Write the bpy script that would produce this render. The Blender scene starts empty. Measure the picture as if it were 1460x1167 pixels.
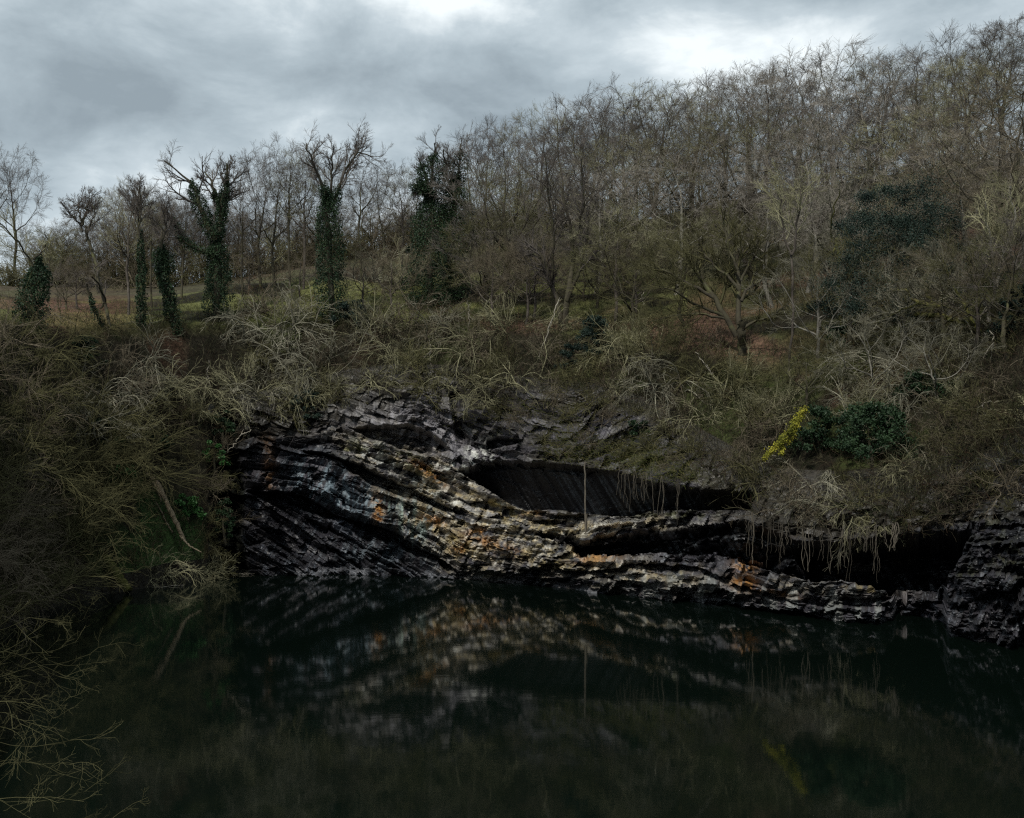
import bpy, math, random
import numpy as np

C = bpy.context.scene.collection
RNG = np.random.default_rng(11)
random.seed(5)
F, CX, CY, H = 1500.0, 730.0, 700.0, 6.1      # focal length in photo pixels, photo column of the view axis, row of the horizon, eye height over the water


# ------------------------------------------------------------------ helpers
def mesh_obj(name, verts, faces, mat, parent=None, smooth=False, colors=None):
    """One mesh object. faces: list of (n,k) int arrays."""
    verts = np.ascontiguousarray(verts, dtype=np.float32)
    me = bpy.data.meshes.new(name)
    if not isinstance(faces, (list, tuple)):
        faces = [faces]
    faces = [np.asarray(f, dtype=np.int32) for f in faces if len(f)]
    loops = np.concatenate([f.ravel() for f in faces])
    tot = np.concatenate([np.full(len(f), f.shape[1], np.int32) for f in faces])
    start = np.concatenate([[0], np.cumsum(tot)[:-1]]).astype(np.int32)
    me.vertices.add(len(verts)); me.loops.add(len(loops)); me.polygons.add(len(tot))
    me.vertices.foreach_set('co', verts.ravel())
    me.loops.foreach_set('vertex_index', loops)
    me.polygons.foreach_set('loop_start', start)
    me.polygons.foreach_set('loop_total', tot)
    me.polygons.foreach_set('use_smooth', np.full(len(tot), smooth, dtype=bool))
    if colors is not None:
        at = me.color_attributes.new('albedo', 'FLOAT_COLOR', 'POINT')
        c4 = np.ones((len(verts), 4), np.float32); c4[:, :3] = colors
        at.data.foreach_set('color', c4.ravel())
    me.update(calc_edges=True); me.validate()
    me.materials.append(mat)
    o = bpy.data.objects.new(name, me); C.objects.link(o)
    if parent is not None:
        o.parent = parent
    return o


def thing(name, label, cat, group=None, loc=(0, 0, 0)):
    o = bpy.data.objects.new(name, None); C.objects.link(o)
    o.empty_display_size = 0.3
    o.location = loc
    return tag(o, label, cat, group)


def tag(o, label, cat, group=None, kind=None):
    if label: o['label'] = label
    if cat: o['category'] = cat
    if group: o['group'] = group
    if kind: o['kind'] = kind
    return o


def dup(root, loc, rotz, scale, label, group=None, tilt=(0, 0)):
    r = root.copy(); C.objects.link(r)
    r.location = loc; r.rotation_euler = (tilt[0], tilt[1], rotz); r.scale = scale
    r['label'] = label
    if group: r['group'] = group
    elif 'group' in r: del r['group']
    for ch in list(root.children):
        c = ch.copy(); C.objects.link(c); c.parent = r
        for g in list(ch.children):
            d = g.copy(); C.objects.link(d); d.parent = c
    return r


# ------------------------------------------------------------------ noise
def _h(ix, iy, seed):
    n = (ix.astype(np.int64) * 374761393 + iy.astype(np.int64) * 668265263 + seed * 1442695041) & 0xFFFFFFFF
    n = ((n ^ (n >> 13)) * 1274126177) & 0xFFFFFFFF
    n = ((n ^ (n >> 16)) * 2246822519) & 0xFFFFFFFF
    return ((n ^ (n >> 15)) & 0xFFFFFF) / float(0xFFFFFF)


def vnoise(x, y, seed=0):
    x = np.asarray(x, float); y = np.asarray(y, float)
    ix, iy = np.floor(x), np.floor(y)
    fx, fy = x - ix, y - iy
    fx = fx * fx * (3 - 2 * fx); fy = fy * fy * (3 - 2 * fy)
    a, b = _h(ix, iy, seed), _h(ix + 1, iy, seed)
    c, d = _h(ix, iy + 1, seed), _h(ix + 1, iy + 1, seed)
    return (a + (b - a) * fx) * (1 - fy) + (c + (d - c) * fx) * fy


def fbm(x, y, seed=0, octv=4, gain=0.5):
    s, a, t = 0.0, 1.0, 0.0
    for k in range(octv):
        s = s + a * vnoise(x * 2 ** k + 17.3 * k, y * 2 ** k - 9.1 * k, seed + k)
        t += a; a *= gain
    return s / t


def cells(x, y, seed=0):
    """Random value per brick-like cell: rows of y, joints along x at row-dependent offsets and widths."""
    row = np.floor(y)
    off = _h(row, row * 0 + 3, seed) * 7.0
    w = 0.6 + 1.1 * _h(row, row * 0 + 9, seed)
    return _h(np.floor(x * w + off), row, seed + 5)


def facets(x, y, seed=0, tilt=1.0):
    """Broken slabs: every block of every bed has its own offset and its own tilt; beds are faulted and of uneven thickness."""
    y = y + .9 * (_h(np.floor(x * .31), np.floor(x * 0), seed + 9) - .5) + .6 * vnoise(y * .7, y * 0, seed + 4)
    row = np.floor(y)
    xw = x * (.5 + 1.2 * _h(row, row * 0 + 9, seed)) + _h(row, row * 0 + 3, seed) * 7.0 + .25 * (y - row)
    colm = np.floor(xw); fx, fy = xw - colm - .5, y - row - .5
    return (_h(colm, row, seed + 1) - .5) + tilt * ((_h(colm, row, seed + 2) - .5) * 1.5 * fx + (_h(colm, row, seed + 3) - .3) * 1.1 * fy), _h(colm, row, seed + 6)


def sstep(a, b, x):
    t = np.clip((x - a) / (b - a), 0, 1)
    return t * t * (3 - 2 * t)


def poly_sd(px, py, poly):
    """Signed distance to a polygon in photo pixels, positive inside."""
    poly = np.array(poly, float); n = len(poly)
    best = np.full(px.shape, 1e18); inside = np.zeros(px.shape, bool)
    for k in range(n):
        ax, ay = poly[k]; bx, by = poly[(k + 1) % n]
        ex, ey = bx - ax, by - ay
        t = np.clip(((px - ax) * ex + (py - ay) * ey) / (ex * ex + ey * ey + 1e-9), 0, 1)
        best = np.minimum(best, (px - ax - t * ex) ** 2 + (py - ay - t * ey) ** 2)
        cond = (ay > py) != (by > py)
        xi = ax + (py - ay) * ex / (ey if abs(ey) > 1e-9 else 1e-9)
        inside ^= cond & (px < xi)
    d = np.sqrt(best)
    return np.where(inside, d, -d)


def P(px, py, Y):
    return np.array([(px - CX) / F * Y, Y, H - (py - CY) / F * Y])


def to_px(p):
    return CX + F * p[..., 0] / p[..., 1], CY + F * (H - p[..., 2]) / p[..., 1]


# ------------------------------------------------------------------ materials
def new_mat(name):
    m = bpy.data.materials.new(name); m.use_nodes = True
    nt = m.node_tree
    return m, nt, nt.nodes['Principled BSDF']


def nd(nt, t, **kw):
    n = nt.nodes.new(t)
    for k, v in kw.items(): setattr(n, k, v)
    return n


def ramp(nt, stops, fac):
    r = nd(nt, 'ShaderNodeValToRGB')
    el = r.color_ramp.elements
    while len(el) < len(stops): el.new(0.5)
    for e, (p, c) in zip(el, stops):
        e.position = p; e.color = (*c, 1)
    nt.links.new(fac, r.inputs['Fac'])
    return r.outputs['Color']


def mat_albedo(name, rough=0.85, nscale=3.0, amt=0.5, bump=0.35, bscale=6.0, spec=0.3):
    """Surface whose colour is stored per vertex, broken up by fine noise."""
    m, nt, b = new_mat(name)
    at = nd(nt, 'ShaderNodeVertexColor', layer_name='albedo')
    tc = nd(nt, 'ShaderNodeTexCoord')
    n1 = nd(nt, 'ShaderNodeTexNoise'); n1.inputs['Scale'].default_value = nscale; n1.inputs['Detail'].default_value = 8
    n1.inputs['Roughness'].default_value = 0.7
    nt.links.new(tc.outputs['Object'], n1.inputs['Vector'])
    mr = nd(nt, 'ShaderNodeMapRange'); mr.inputs['From Min'].default_value = 0.3; mr.inputs['From Max'].default_value = 0.7
    mr.inputs['To Min'].default_value = 1 - amt; mr.inputs['To Max'].default_value = 1 + amt
    nt.links.new(n1.outputs['Fac'], mr.inputs['Value'])
    mx = nd(nt, 'ShaderNodeVectorMath', operation='SCALE')
    nt.links.new(at.outputs['Color'], mx.inputs[0]); nt.links.new(mr.outputs['Result'], mx.inputs['Scale'])
    nt.links.new(mx.outputs['Vector'], b.inputs['Base Color'])
    b.inputs['Roughness'].default_value = rough
    b.inputs['Specular IOR Level'].default_value = spec
    n2 = nd(nt, 'ShaderNodeTexNoise'); n2.inputs['Scale'].default_value = bscale; n2.inputs['Detail'].default_value = 6
    nt.links.new(tc.outputs['Object'], n2.inputs['Vector'])
    bp = nd(nt, 'ShaderNodeBump'); bp.inputs['Strength'].default_value = bump; bp.inputs['Distance'].default_value = 0.15
    nt.links.new(n2.outputs['Fac'], bp.inputs['Height']); nt.links.new(bp.outputs['Normal'], b.inputs['Normal'])
    return m


def mat_bark(name, c1, c2, c3=None, scale=1.3, rough=0.9):
    """Bark: two or three colours in patches (lichen, moss), different on each copy."""
    m, nt, b = new_mat(name)
    tc = nd(nt, 'ShaderNodeTexCoord'); oi = nd(nt, 'ShaderNodeObjectInfo')
    ad = nd(nt, 'ShaderNodeVectorMath', operation='ADD')
    cx = nd(nt, 'ShaderNodeCombineXYZ')
    ml = nd(nt, 'ShaderNodeMath', operation='MULTIPLY'); ml.inputs[1].default_value = 90
    nt.links.new(oi.outputs['Random'], ml.inputs[0]); nt.links.new(ml.outputs[0], cx.inputs[0])
    nt.links.new(tc.outputs['Object'], ad.inputs[0]); nt.links.new(cx.outputs[0], ad.inputs[1])
    n1 = nd(nt, 'ShaderNodeTexNoise'); n1.inputs['Scale'].default_value = scale; n1.inputs['Detail'].default_value = 5
    nt.links.new(ad.outputs[0], n1.inputs['Vector'])
    st = [(0.34, c1), (0.58, c2)] + ([(0.72, c3)] if c3 else [])
    col = ramp(nt, st, n1.outputs['Fac'])
    mr = nd(nt, 'ShaderNodeMapRange'); mr.inputs['To Min'].default_value = 0.7; mr.inputs['To Max'].default_value = 1.25
    nt.links.new(oi.outputs['Random'], mr.inputs['Value'])
    mx = nd(nt, 'ShaderNodeVectorMath', operation='SCALE')
    nt.links.new(col, mx.inputs[0]); nt.links.new(mr.outputs['Result'], mx.inputs['Scale'])
    nt.links.new(mx.outputs['Vector'], b.inputs['Base Color'])
    b.inputs['Roughness'].default_value = rough; b.inputs['Specular IOR Level'].default_value = 0.06
    return m


def mat_leaf(name, c1, c2, scale=2.0, rough=0.5):
    m, nt, b = new_mat(name)
    tc = nd(nt, 'ShaderNodeTexCoord')
    n1 = nd(nt, 'ShaderNodeTexNoise'); n1.inputs['Scale'].default_value = scale; n1.inputs['Detail'].default_value = 4
    nt.links.new(tc.outputs['Object'], n1.inputs['Vector'])
    nt.links.new(ramp(nt, [(0.35, c1), (0.65, c2)], n1.outputs['Fac']), b.inputs['Base Color'])
    b.inputs['Roughness'].default_value = rough; b.inputs['Specular IOR Level'].default_value = 0.18
    return m


# ------------------------------------------------------------------ the lie of the land
# per column: shore depth, then (row in the photo, depth) of rock top, rim, mid hill and skyline
def dshore(py): return H * F / (py - CY)
ST = [  # px, shore py, rock top py, dY, rim py, dY, mid py, Y, sky py, Y
    (-60, 930, 720, 8, 470, 16, 425, 85, 398, 118),
    (0, 900, 715, 9, 468, 18, 425, 92, 398, 125),
    (60, 872, 712, 8, 468, 17, 427, 95, 398, 128),
    (150, 848, 690, 7, 465, 15, 428, 98, 400, 128),
    (250, 832, 660, 7, 462, 14, 424, 100, 398, 128),
    (330, 823, 615, 6, 460, 13, 412, 100, 388, 128),
    (420, 821, 596, 6.5, 450, 14, 402, 101, 368, 128),
    (490, 821, 562, 7, 455, 14, 402, 102, 358, 130),
    (560, 822, 548, 7, 458, 14, 404, 103, 350, 130),
    (650, 825, 546, 7.5, 466, 14, 404, 103, 336, 130),
    (730, 832, 565, 7.5, 475, 14, 402, 103, 326, 132),
    (850, 844, 578, 8, 480, 15, 398, 102, 300, 133),
    (950, 856, 618, 7.5, 490, 16, 392, 101, 272, 134),
    (1000, 862, 668, 6, 500, 15, 388, 100, 255, 135),
    (1060, 868, 716, 4, 510, 15, 382, 99, 236, 135),
    (1100, 872, 742, 3.2, 520, 14, 378, 98, 225, 134),
    (1200, 880, 752, 3, 520, 14, 368, 96, 205, 132),
    (1270, 886, 748, 3, 508, 14, 358, 94, 190, 130),
    (1330, 896, 715, 4.5, 495, 15, 348, 92, 178, 128),
    (1400, 908, 662, 6.5, 478, 16, 332, 90, 162, 126),
    (1460, 918, 640, 7, 462, 16, 318, 88, 150, 124),
    (1520, 926, 640, 7, 455, 15, 308, 86, 140, 122)]
th, kn = [], []      # azimuth, knots (r, z) x 7
for s in ST:
    px, spy, rpy, rd, mpy, md, hpy, hY, kpy, kY = s
    a = math.atan((px - CX) / F); k = 1 / math.cos(a)
    Ys = dshore(spy)
    pts = [(Ys - 4, -4.0), (Ys, 0.0)]
    for py, Y in ((rpy, Ys + rd), (mpy, Ys + md), (hpy, hY), (kpy, kY)):
        pts.append((Y, H - (py - CY) / F * Y))
    zk = pts[-1][1]
    pts += [(kY + 70, zk + 3), (kY + 1200, zk + 10)]
    th.append(a); kn.append([(Y * k, z) for Y, z in pts])
def side(deg, rs, hi):
    th.append(math.radians(deg))
    kn.append([(rs - 3, -4), (rs, 0), (rs + 3, .3 * hi), (rs + 9, .8 * hi), (rs + 20, hi), (rs + 45, hi * 1.25), (rs + 110, hi * 1.3), (rs + 1250, hi * 1.5)])
side(-28.25, 36, 4.5); side(-29.0, 15, 1.2); side(-32, 12, 1.6); side(-45, 10, 2.5); side(-62, 9, 3.5); side(-82, 9, 4)
side(36, 38, 20); side(48, 30, 15); side(65, 22, 9); side(84, 14, 5)
order = np.argsort(th); TH = np.array(th)[order]; KN = np.array(kn)[order]
KN[:, 5, 1] -= np.interp(TH, [-.5, -.2, 0, .15, .3, .5], [.8, 1.0, 1.5, 3.2, 5.0, 5.6]); KN[:, 6:, 1] -= 1.5
SEG = [4, 230, 70, 46, 46, 8, 6]


def knots(theta):
    return np.stack([np.stack([np.interp(theta, TH, KN[:, i, j]) for j in (0, 1)], -1) for i in range(8)], -2)


pxs = np.arange(-60, 1520.1, 1.7)
thc = np.concatenate([np.linspace(math.radians(-82), math.atan((-60 - CX) / F), 46)[:-1], np.arctan((pxs - CX) / F),
                      np.linspace(math.atan((1520 - CX) / F), math.radians(84), 46)[1:]])
KC = knots(thc)                                  # (cols, 8, 2)
rows, rowu = [], []
for i, n in enumerate(SEG):
    for t in np.arange(n) / n:
        rows.append(KC[:, i] * (1 - t) + KC[:, i + 1] * t); rowu.append(i + t)
rows.append(KC[:, 7]); rowu.append(7.0)
RZ = np.stack(rows)                              # (rows, cols, 2)
U = np.repeat(np.array(rowu)[:, None], len(thc), 1)
NR, NC = RZ.shape[:2]
BX = RZ[..., 0] * np.sin(thc)[None]; BY = RZ[..., 0] * np.cos(thc)[None]; BZ = RZ[..., 1].copy()
PX = CX + F * np.tan(thc)[None] + 0 * BX
PY = CY + F * (H - BZ) / BY


def ground(px, py):
    """Where the land shows at this place of the photo (rim and slopes, nearest hit)."""
    a = math.atan((px - CX) / F)
    k = knots(np.array([a]))[0]
    rs, zs = [], []
    for i in range(1, 6):
        t = np.linspace(0, 1, 60, endpoint=False)
        rs.append(k[i, 0] * (1 - t) + k[i + 1, 0] * t); zs.append(k[i, 1] * (1 - t) + k[i + 1, 1] * t)
    r, z = np.concatenate(rs), np.concatenate(zs)
    yy = CY + F * (H - z) / (r * math.cos(a))
    j = np.where(yy <= py)[0]
    j = j[0] if len(j) else np.argmin(yy)
    return np.array([r[j] * math.sin(a), r[j] * math.cos(a), z[j]])


# ------------------------------------------------------------------ rock beds and hollows (photo pixels)
gAx = [300, 424, 473, 528, 594, 665, 753, 820, 900, 1000, 1063, 1100, 1180, 1270, 1340, 1460, 1700]
gAy = [612, 641, 650, 672, 696, 732, 757, 765, 757, 752, 741, 758, 770, 764, 752, 736, 720]
gBx = [300, 364, 430, 512, 567, 610, 654, 737, 874, 1013, 1071, 1172, 1271, 1360, 1460, 1700]
gBy = [690, 700, 706, 743, 762, 789, 817, 829, 840, 855, 858, 870, 876, 890, 900, 915]
U1 = [(495, 609), (540, 608), (583, 606), (615, 616), (643, 640), (622, 652), (600, 650), (560, 638), (528, 628)]
U2 = [(418, 637), (473, 650), (517, 661), (528, 672), (556, 682), (594, 696), (630, 715), (665, 733), (635, 730), (594, 717), (561, 709), (528, 695), (484, 658), (440, 648)]
U3 = [(345, 702), (395, 700), (430, 705), (473, 729), (512, 743), (547, 751), (567, 762), (589, 776), (610, 789), (638, 803), (654, 818), (630, 816), (621, 805), (580, 789), (539, 769), (495, 744), (446, 732), (410, 722), (370, 712)]
K0 = [(693, 640), (692, 626), (712, 622), (748, 627), (736, 634), (715, 637)]
K1 = [(652, 670), (707, 656), (775, 659), (836, 666), (880, 672), (918, 683), (956, 692), (1000, 698), (1080, 702), (1070, 727), (1000, 727), (926, 728), (904, 736), (860, 736), (797, 727), (749, 727), (721, 714), (690, 694)]
K1b = [(755, 745), (790, 738), (802, 742), (800, 748), (760, 752)]
K2 = [(753, 758), (812, 759), (830, 768), (866, 764), (901, 756), (943, 753), (1000, 752), (1063, 741), (1100, 755), (1134, 770), (1150, 822), (1112, 812), (1079, 804), (1046, 798), (1013, 788), (992, 793), (945, 785), (874, 791), (830, 791), (814, 779)]
CRK = [(753, 797), (792, 803), (819, 813), (874, 808), (902, 800), (992, 806), (1024, 818), (1046, 826), (1074, 837), (1120, 851), (1160, 862), (1120, 858), (1074, 848), (1040, 834), (1010, 824), (992, 818), (907, 812), (874, 818), (819, 822), (785, 812)]
K3 = [(1125, 771), (1190, 772), (1277, 762), (1320, 759), (1356, 757), (1391, 757), (1376, 776), (1372, 790), (1360, 812), (1340, 856), (1266, 850), (1262, 838), (1210, 828), (1150, 822)]
K4 = [(1266, 812), (1352, 812), (1350, 880), (1365, 912), (1270, 900), (1272, 870)]
UW = [(1010, 862), (1071, 862), (1140, 866), (1168, 874), (1150, 884), (1080, 880)]
GUL = [(318, 640), (338, 640), (352, 700), (346, 760), (360, 830), (326, 830), (322, 740)]
GUL2 = [(640, 560), (655, 556), (660, 600), (668, 640), (652, 640), (645, 600)]

rock = (U >= 1 - 0.3) & (U < 2.3001) & (PX > 296)
ri = np.where(rock)
qx, qy = PX[ri], PY[ri]
wx = qx + 8 * (fbm(qx / 38, qy / 38, 3) - .5) + 1.5 * (fbm(qx / 9, qy / 9, 23, 2) - .5)
wy = qy + 7 * (fbm(qx / 46, qy / 46, 4, 2) - .5) + 1.5 * (fbm(qx / 8, qy / 8, 24, 3) - .5)
gA = np.interp(wx, gAx, gAy); gB = np.interp(wx, gBx, gBy)
b = (wy - gA) / (gB - gA)                         # bed coordinate: 0 at the upper lip, 1 at the lower lip
along = wx / 30.0
disp = np.zeros(len(qx))
# steps of bedded blocks, coarse to fine
al = along + .6 * (fbm(qx / 60, qy / 40, 90, 2) - .5)
cleave = qx * .80 + qy * .45                       # steep cleavage across the beds
b2 = (wy - 690 - 0.66 * (wx - 340)) / 60; lo = sstep(1.0, 1.08, b) * sstep(690, 640, qx)
bb = np.where(lo > .5, b2 * .8, b); al2 = np.where(lo > .5, al + b2 * .35, al)
f1, c1 = facets(al2 * .20, bb * 3.1 + 40, 101, 1.1); f2, c2 = facets(al2 * .62, bb * 7.0 + 40, 111, 1.3)
f3, c3 = facets(al2 * 1.5, bb * 16 + 40, 121, 1.2); f4, c4 = facets(al2 * 2.2, bb * 44 + 40, 131, 1.0)
f5, c5 = facets((qy - qx * .55) / 26, cleave / 13, 141, 1.4)
patch = sstep(.46, .68, fbm(qx / 55, qy / 30, 94, 3))
disp += 1.8 * f1 + 1.35 * f2 + (.08 + .6 * patch) * f3 + (.02 + .16 * patch) * f4 + .9 * f5 * (1 - .5 * lo)
disp += 0.7 * (fbm(qx / 60, qy / 60, 5) - .5) + 0.09 * (fbm(qx / 4, qy / 3, 6, 3) - .5)
rough_top = sstep(0.0, -0.9, b)                  # smoother earthy slate above the beds
disp *= 1 - 0.58 * rough_top * sstep(690, 760, qx) - 0.3 * sstep(470, 520, qx) * sstep(660, 640, qx) * sstep(640, 600, qy)
cut = qx - (1391 - (np.clip(wy, 757, 850) - 757) * .52) + 22 * (cells(along * .2, wy / 9.0, 74) - .5)
def hollow(poly, depth, w=5.0, warp=1.0):
    sd = poly_sd(qx + (wx - qx) * .5 * warp, qy + (wy - qy) * .5 * warp, poly)
    return depth * sstep(-.5, w, sd), sd
caves = np.zeros(len(qx))
for poly, dep, w in ((U1, 2.6, 6), (U2, 3.6, 5), (U3, 3.4, 5), (K0, 2.5, 4), (K1b, 1.5, 4), (CRK, 1.5, 4), (GUL, 1.4, 9), (GUL2, 1.2, 6), (UW, 1.6, 5), (K4, 4.0, 8)):
    v, _ = hollow(poly, dep, w, 3.0 if poly in (GUL, U3, U2) else 1.0)
    if poly is K4: v = v * sstep(6, -6, qx - 1352)
    caves = np.maximum(caves, v)
rag = 3.2 * (c3 - .5) + 4.5 * (c2 - .5)
def slab(poly, top, bot, d0, d1, w):
    sd = poly_sd(qx, qy, poly) + (.4 if poly is K1 else 1) * rag * sstep(14, 4, np.abs(poly_sd(qx, qy, poly)))
    fy = np.clip((qy - np.interp(qx, *top)) / np.maximum(np.interp(qx, *bot) - np.interp(qx, *top), 6), 0, 1)
    return (d0 + (d1 - d0) * fy) * sstep(-.5, w, sd), sd
v1, sd1 = slab(K1, ([650, 707, 775, 836, 918, 1000, 1080], [669, 656, 659, 666, 683, 698, 702]), ([650, 690, 749, 797, 860, 926, 1080], [671, 694, 727, 727, 736, 728, 727]), 1.6, 7.0, 3)
v2, sd2 = slab(K2, ([750, 812, 866, 901, 943, 1000, 1063, 1134], [757, 759, 764, 756, 753, 752, 741, 770]), ([750, 814, 830, 874, 945, 992, 1046, 1150], [764, 779, 791, 791, 785, 793, 798, 822]), 1.0, 4.6, 3)
v3, sd3 = hollow(K3, 8.5, 6, .6); v3 = v3 * sstep(3, -4, cut)
big = np.maximum(np.maximum(v1, v2), v3)
# smooth striped slab inside the upper hollow: ridges running down to the right
st_ = qx * 0.83 - qy * 0.56
ridge = 0.55 * (vnoise(st_ / 9, st_ * 0, 8) - .5) + 0.25 * (vnoise(st_ / 3, st_ * 0, 9) - .5)
ins = sstep(2, 10, sd1)
disp = disp * (1 - .9 * ins) + ridge * ins
# the mass of beds stands out, the lower left rock stands back a little
disp += -1.0 * sstep(-.1, .25, b) * sstep(1.05, .8, b) * sstep(330, 380, qx)
disp += 0.8 * sstep(1.0, 1.2, b) * sstep(640, 560, qx)
disp += -0.7 * sstep(-.55, -.1, b) * sstep(.05, -.05, b) * sstep(400, 500, qx) * sstep(760, 700, qx)
disp += (-1.8 + .9 * cells(qx / 70, wy / 13.0 + .05 * qx / 13, 75) + .5 * cells(qx / 25, wy / 5.0, 76)) * sstep(-3, 4, cut) * sstep(690, 760, qy) * sstep(1300, 1340, qx)      # right hand buttress of flat slabs
edge = sstep(2.30, 2.10, U[ri]) * sstep(296, 316, qx + 14 * (fbm(qy / 14, qy * 0, 33, 3) - .5))
soil = sstep(1.72, 2.0, U[ri] + .3 * (fbm(qx / 22, qy / 14, 42, 4) - .5)) * sstep(1000, 960, qx) + sstep(1.6, 1.95, U[ri] + .35 * (fbm(qx / 22, qy / 14, 42, 4) - .5)) * sstep(960, 1000, qx) * sstep(1400, 1300, qx)
slate = sstep(720, 770, qx) * sstep(990, 930, qx)
soil = np.maximum(soil, sstep(1280, 1310, qx) * sstep(752, 735, qy + 14 * (fbm(qx / 22, qy / 14, 42, 4) - .5)) * .85)
soil = soil * (1 - slate) + slate * sstep(1.95, 2.2, U[ri] + .3 * (fbm(qx / 22, qy / 14, 42, 4) - .5))
disp = (disp * (1 - .5 * soil) + np.maximum(caves, big)) * edge
disp *= 1 - sstep(1500, 1540, qx)
lend = sstep(352, 322, qx + 26 * (fbm(qy / 20, qx / 30, 34, 3) - .5))
disp += 2.6 * lend * edge
aa = np.arctan((qx - CX) / F)
BX[ri] += disp * np.sin(aa); BY[ri] += disp * np.cos(aa)
# lips sag / fine vertical jitter so that the beds are not ruled
BZ[ri] += 0.16 * (fbm(qx / 6, qy / 6, 31, 3) - .5) * edge
BZ[ri] -= edge * (v1 * .10 + v2 * .13 + v3 * .185 * sstep(1500, 1400, qx))        # floors of the hollows dip inwards

# soil and turf: lumps
sl = ~rock
lx, ly = BX[sl], BY[sl]
amp = np.where(U[sl] < 1, .1, np.where(U[sl] < 3, 1.3, .8)) * sstep(0.9, 1.4, U[sl]) * (1 - sstep(5.5, 6, U[sl]))
atedge = np.ones_like(amp)
near_rock = (U[sl] >= 2) & (U[sl] < 3) & (PX[sl] > 280)
atedge[near_rock] = sstep(2.3, 2.5, U[sl][near_rock])
leftcol = (U[sl] < 2.3) & (PX[sl] <= 296)
atedge[leftcol] = sstep(296, 270, PX[sl][leftcol])
BZ[sl] += amp * atedge * (fbm(lx / 3.2, ly / 3.2, 12, 4) - .5)

# ------------------------------------------------------------------ colours of rock and soil, some light and shade included
def mixc(c, new, f):
    return c + (np.array(new)[None] - c) * np.clip(f, 0, 1)[:, None]
def blob(x0, y0, rx, ry, rot=0.0):
    dx, dy = qx - x0, qy - y0
    ca, sa = math.cos(rot), math.sin(rot)
    u, v = (dx * ca + dy * sa) / rx, (-dx * sa + dy * ca) / ry
    return np.exp(-(u * u + v * v))
n_f = fbm(along * 2.2, b * 30, 41, 4); n_m = fbm(qx / 22, qy / 14, 42, 4); n_s = fbm(qx / 3.0, qy / 40, 43, 3)
n_g = fbm(qx / 5, qy / 4, 44, 3)
col = np.zeros((len(qx), 3)) + np.array([0.034, 0.032, 0.040])
col = mixc(col, (0.066, 0.06, 0.072), sstep(.45, .7, n_f))
col = mixc(col, (0.014, 0.014, 0.019), sstep(.55, .35, n_m) * .85)
col = mixc(col, (0.09, 0.085, 0.095), (c2 > .62) * (c3 > .45) * .4)
col = mixc(col, (0.012, 0.012, 0.016), (c2 < .3) * .5)
upf = sstep(-.15, -.45, b)
col = mixc(col, (0.080, 0.074, 0.080), upf * (.5 + .5 * c3) * sstep(470, 520, qx) * .85 * (1 - .45 * sstep(730, 780, qx)))
col = mixc(col, (0.034, 0.030, 0.022), upf * sstep(720, 780, qx) * sstep(.40, .58, fbm(qx / 26, qy / 10, 96, 4)) * .9)
col = mixc(col, (0.13, 0.125, 0.13), upf * sstep(.5, .64, fbm(qx / 4, qy / 30, 95, 3)) * sstep(480, 520, qx) * sstep(700, 660, qx) * .8)
stk = fbm(cleave / 2.6, (qy - qx * .55) / 34, 93, 3)
col = mixc(col, (0.017, 0.017, 0.022), lo * .85)  # lower left beds blackened, imitating the shade of faces turned away
col = mixc(col, (0.16, 0.18, 0.21), sstep(.60, .70, stk) * sstep(-.1, .1, b) * sstep(1000, 1040, qy + 400) * .35)
col = mixc(col, (0.16, 0.175, 0.21), lo * sstep(.58, .72, fbm(b2 * 3, along * .8, 81, 4)) * .7)
# pale weathered ledges, the sky light on them put into the colour
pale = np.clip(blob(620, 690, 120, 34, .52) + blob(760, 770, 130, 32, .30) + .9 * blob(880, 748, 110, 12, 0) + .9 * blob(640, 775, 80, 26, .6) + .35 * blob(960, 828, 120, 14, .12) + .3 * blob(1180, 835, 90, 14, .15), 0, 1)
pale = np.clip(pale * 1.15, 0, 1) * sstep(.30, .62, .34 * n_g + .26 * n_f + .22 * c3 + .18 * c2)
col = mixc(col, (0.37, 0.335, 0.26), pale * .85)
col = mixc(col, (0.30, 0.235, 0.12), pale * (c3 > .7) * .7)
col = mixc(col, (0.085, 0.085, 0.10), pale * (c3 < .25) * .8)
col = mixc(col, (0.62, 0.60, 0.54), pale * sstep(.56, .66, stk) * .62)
col = mixc(col, (0.03, 0.028, 0.03), sstep(.56, .68, fbm(along * 3, b * 26, 83, 4)) * .7)
# upper face, pale streaked slate
up = np.clip(blob(570, 590, 80, 32) + blob(660, 635, 45, 24) + .5 * blob(620, 600, 40, 30), 0, 1)
col = mixc(col, (0.20, 0.19, 0.205), up * sstep(.4, .7, n_s) * .8)
col = mixc(col, (0.50, 0.50, 0.46), blob(682, 640, 18, 18, 0) * sstep(.5, .6, n_g))
col = mixc(col, (0.42, 0.43, 0.40), np.clip(blob(650, 668, 60, 10, -.3) + blob(545, 650, 40, 8, .35) + blob(600, 690, 60, 8, .5), 0, 1) * sstep(.55, .66, n_g))
# wet blue grey streaks running down the left face
blue = np.clip(blob(455, 690, 45, 30, .3) + blob(520, 715, 70, 26, .4) + .7 * blob(600, 745, 30, 30) + .5 * blob(540, 790, 60, 20), 0, 1)
col = mixc(col, (0.15, 0.19, 0.215), blue * sstep(.42, .62, .5 * n_s + .5 * stk))
col = mixc(col, (0.30, 0.37, 0.31), np.clip(blob(592, 742, 22, 26) + .6 * blob(560, 725, 20, 20), 0, 1) * sstep(.48, .62, n_s) * .8)
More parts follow.
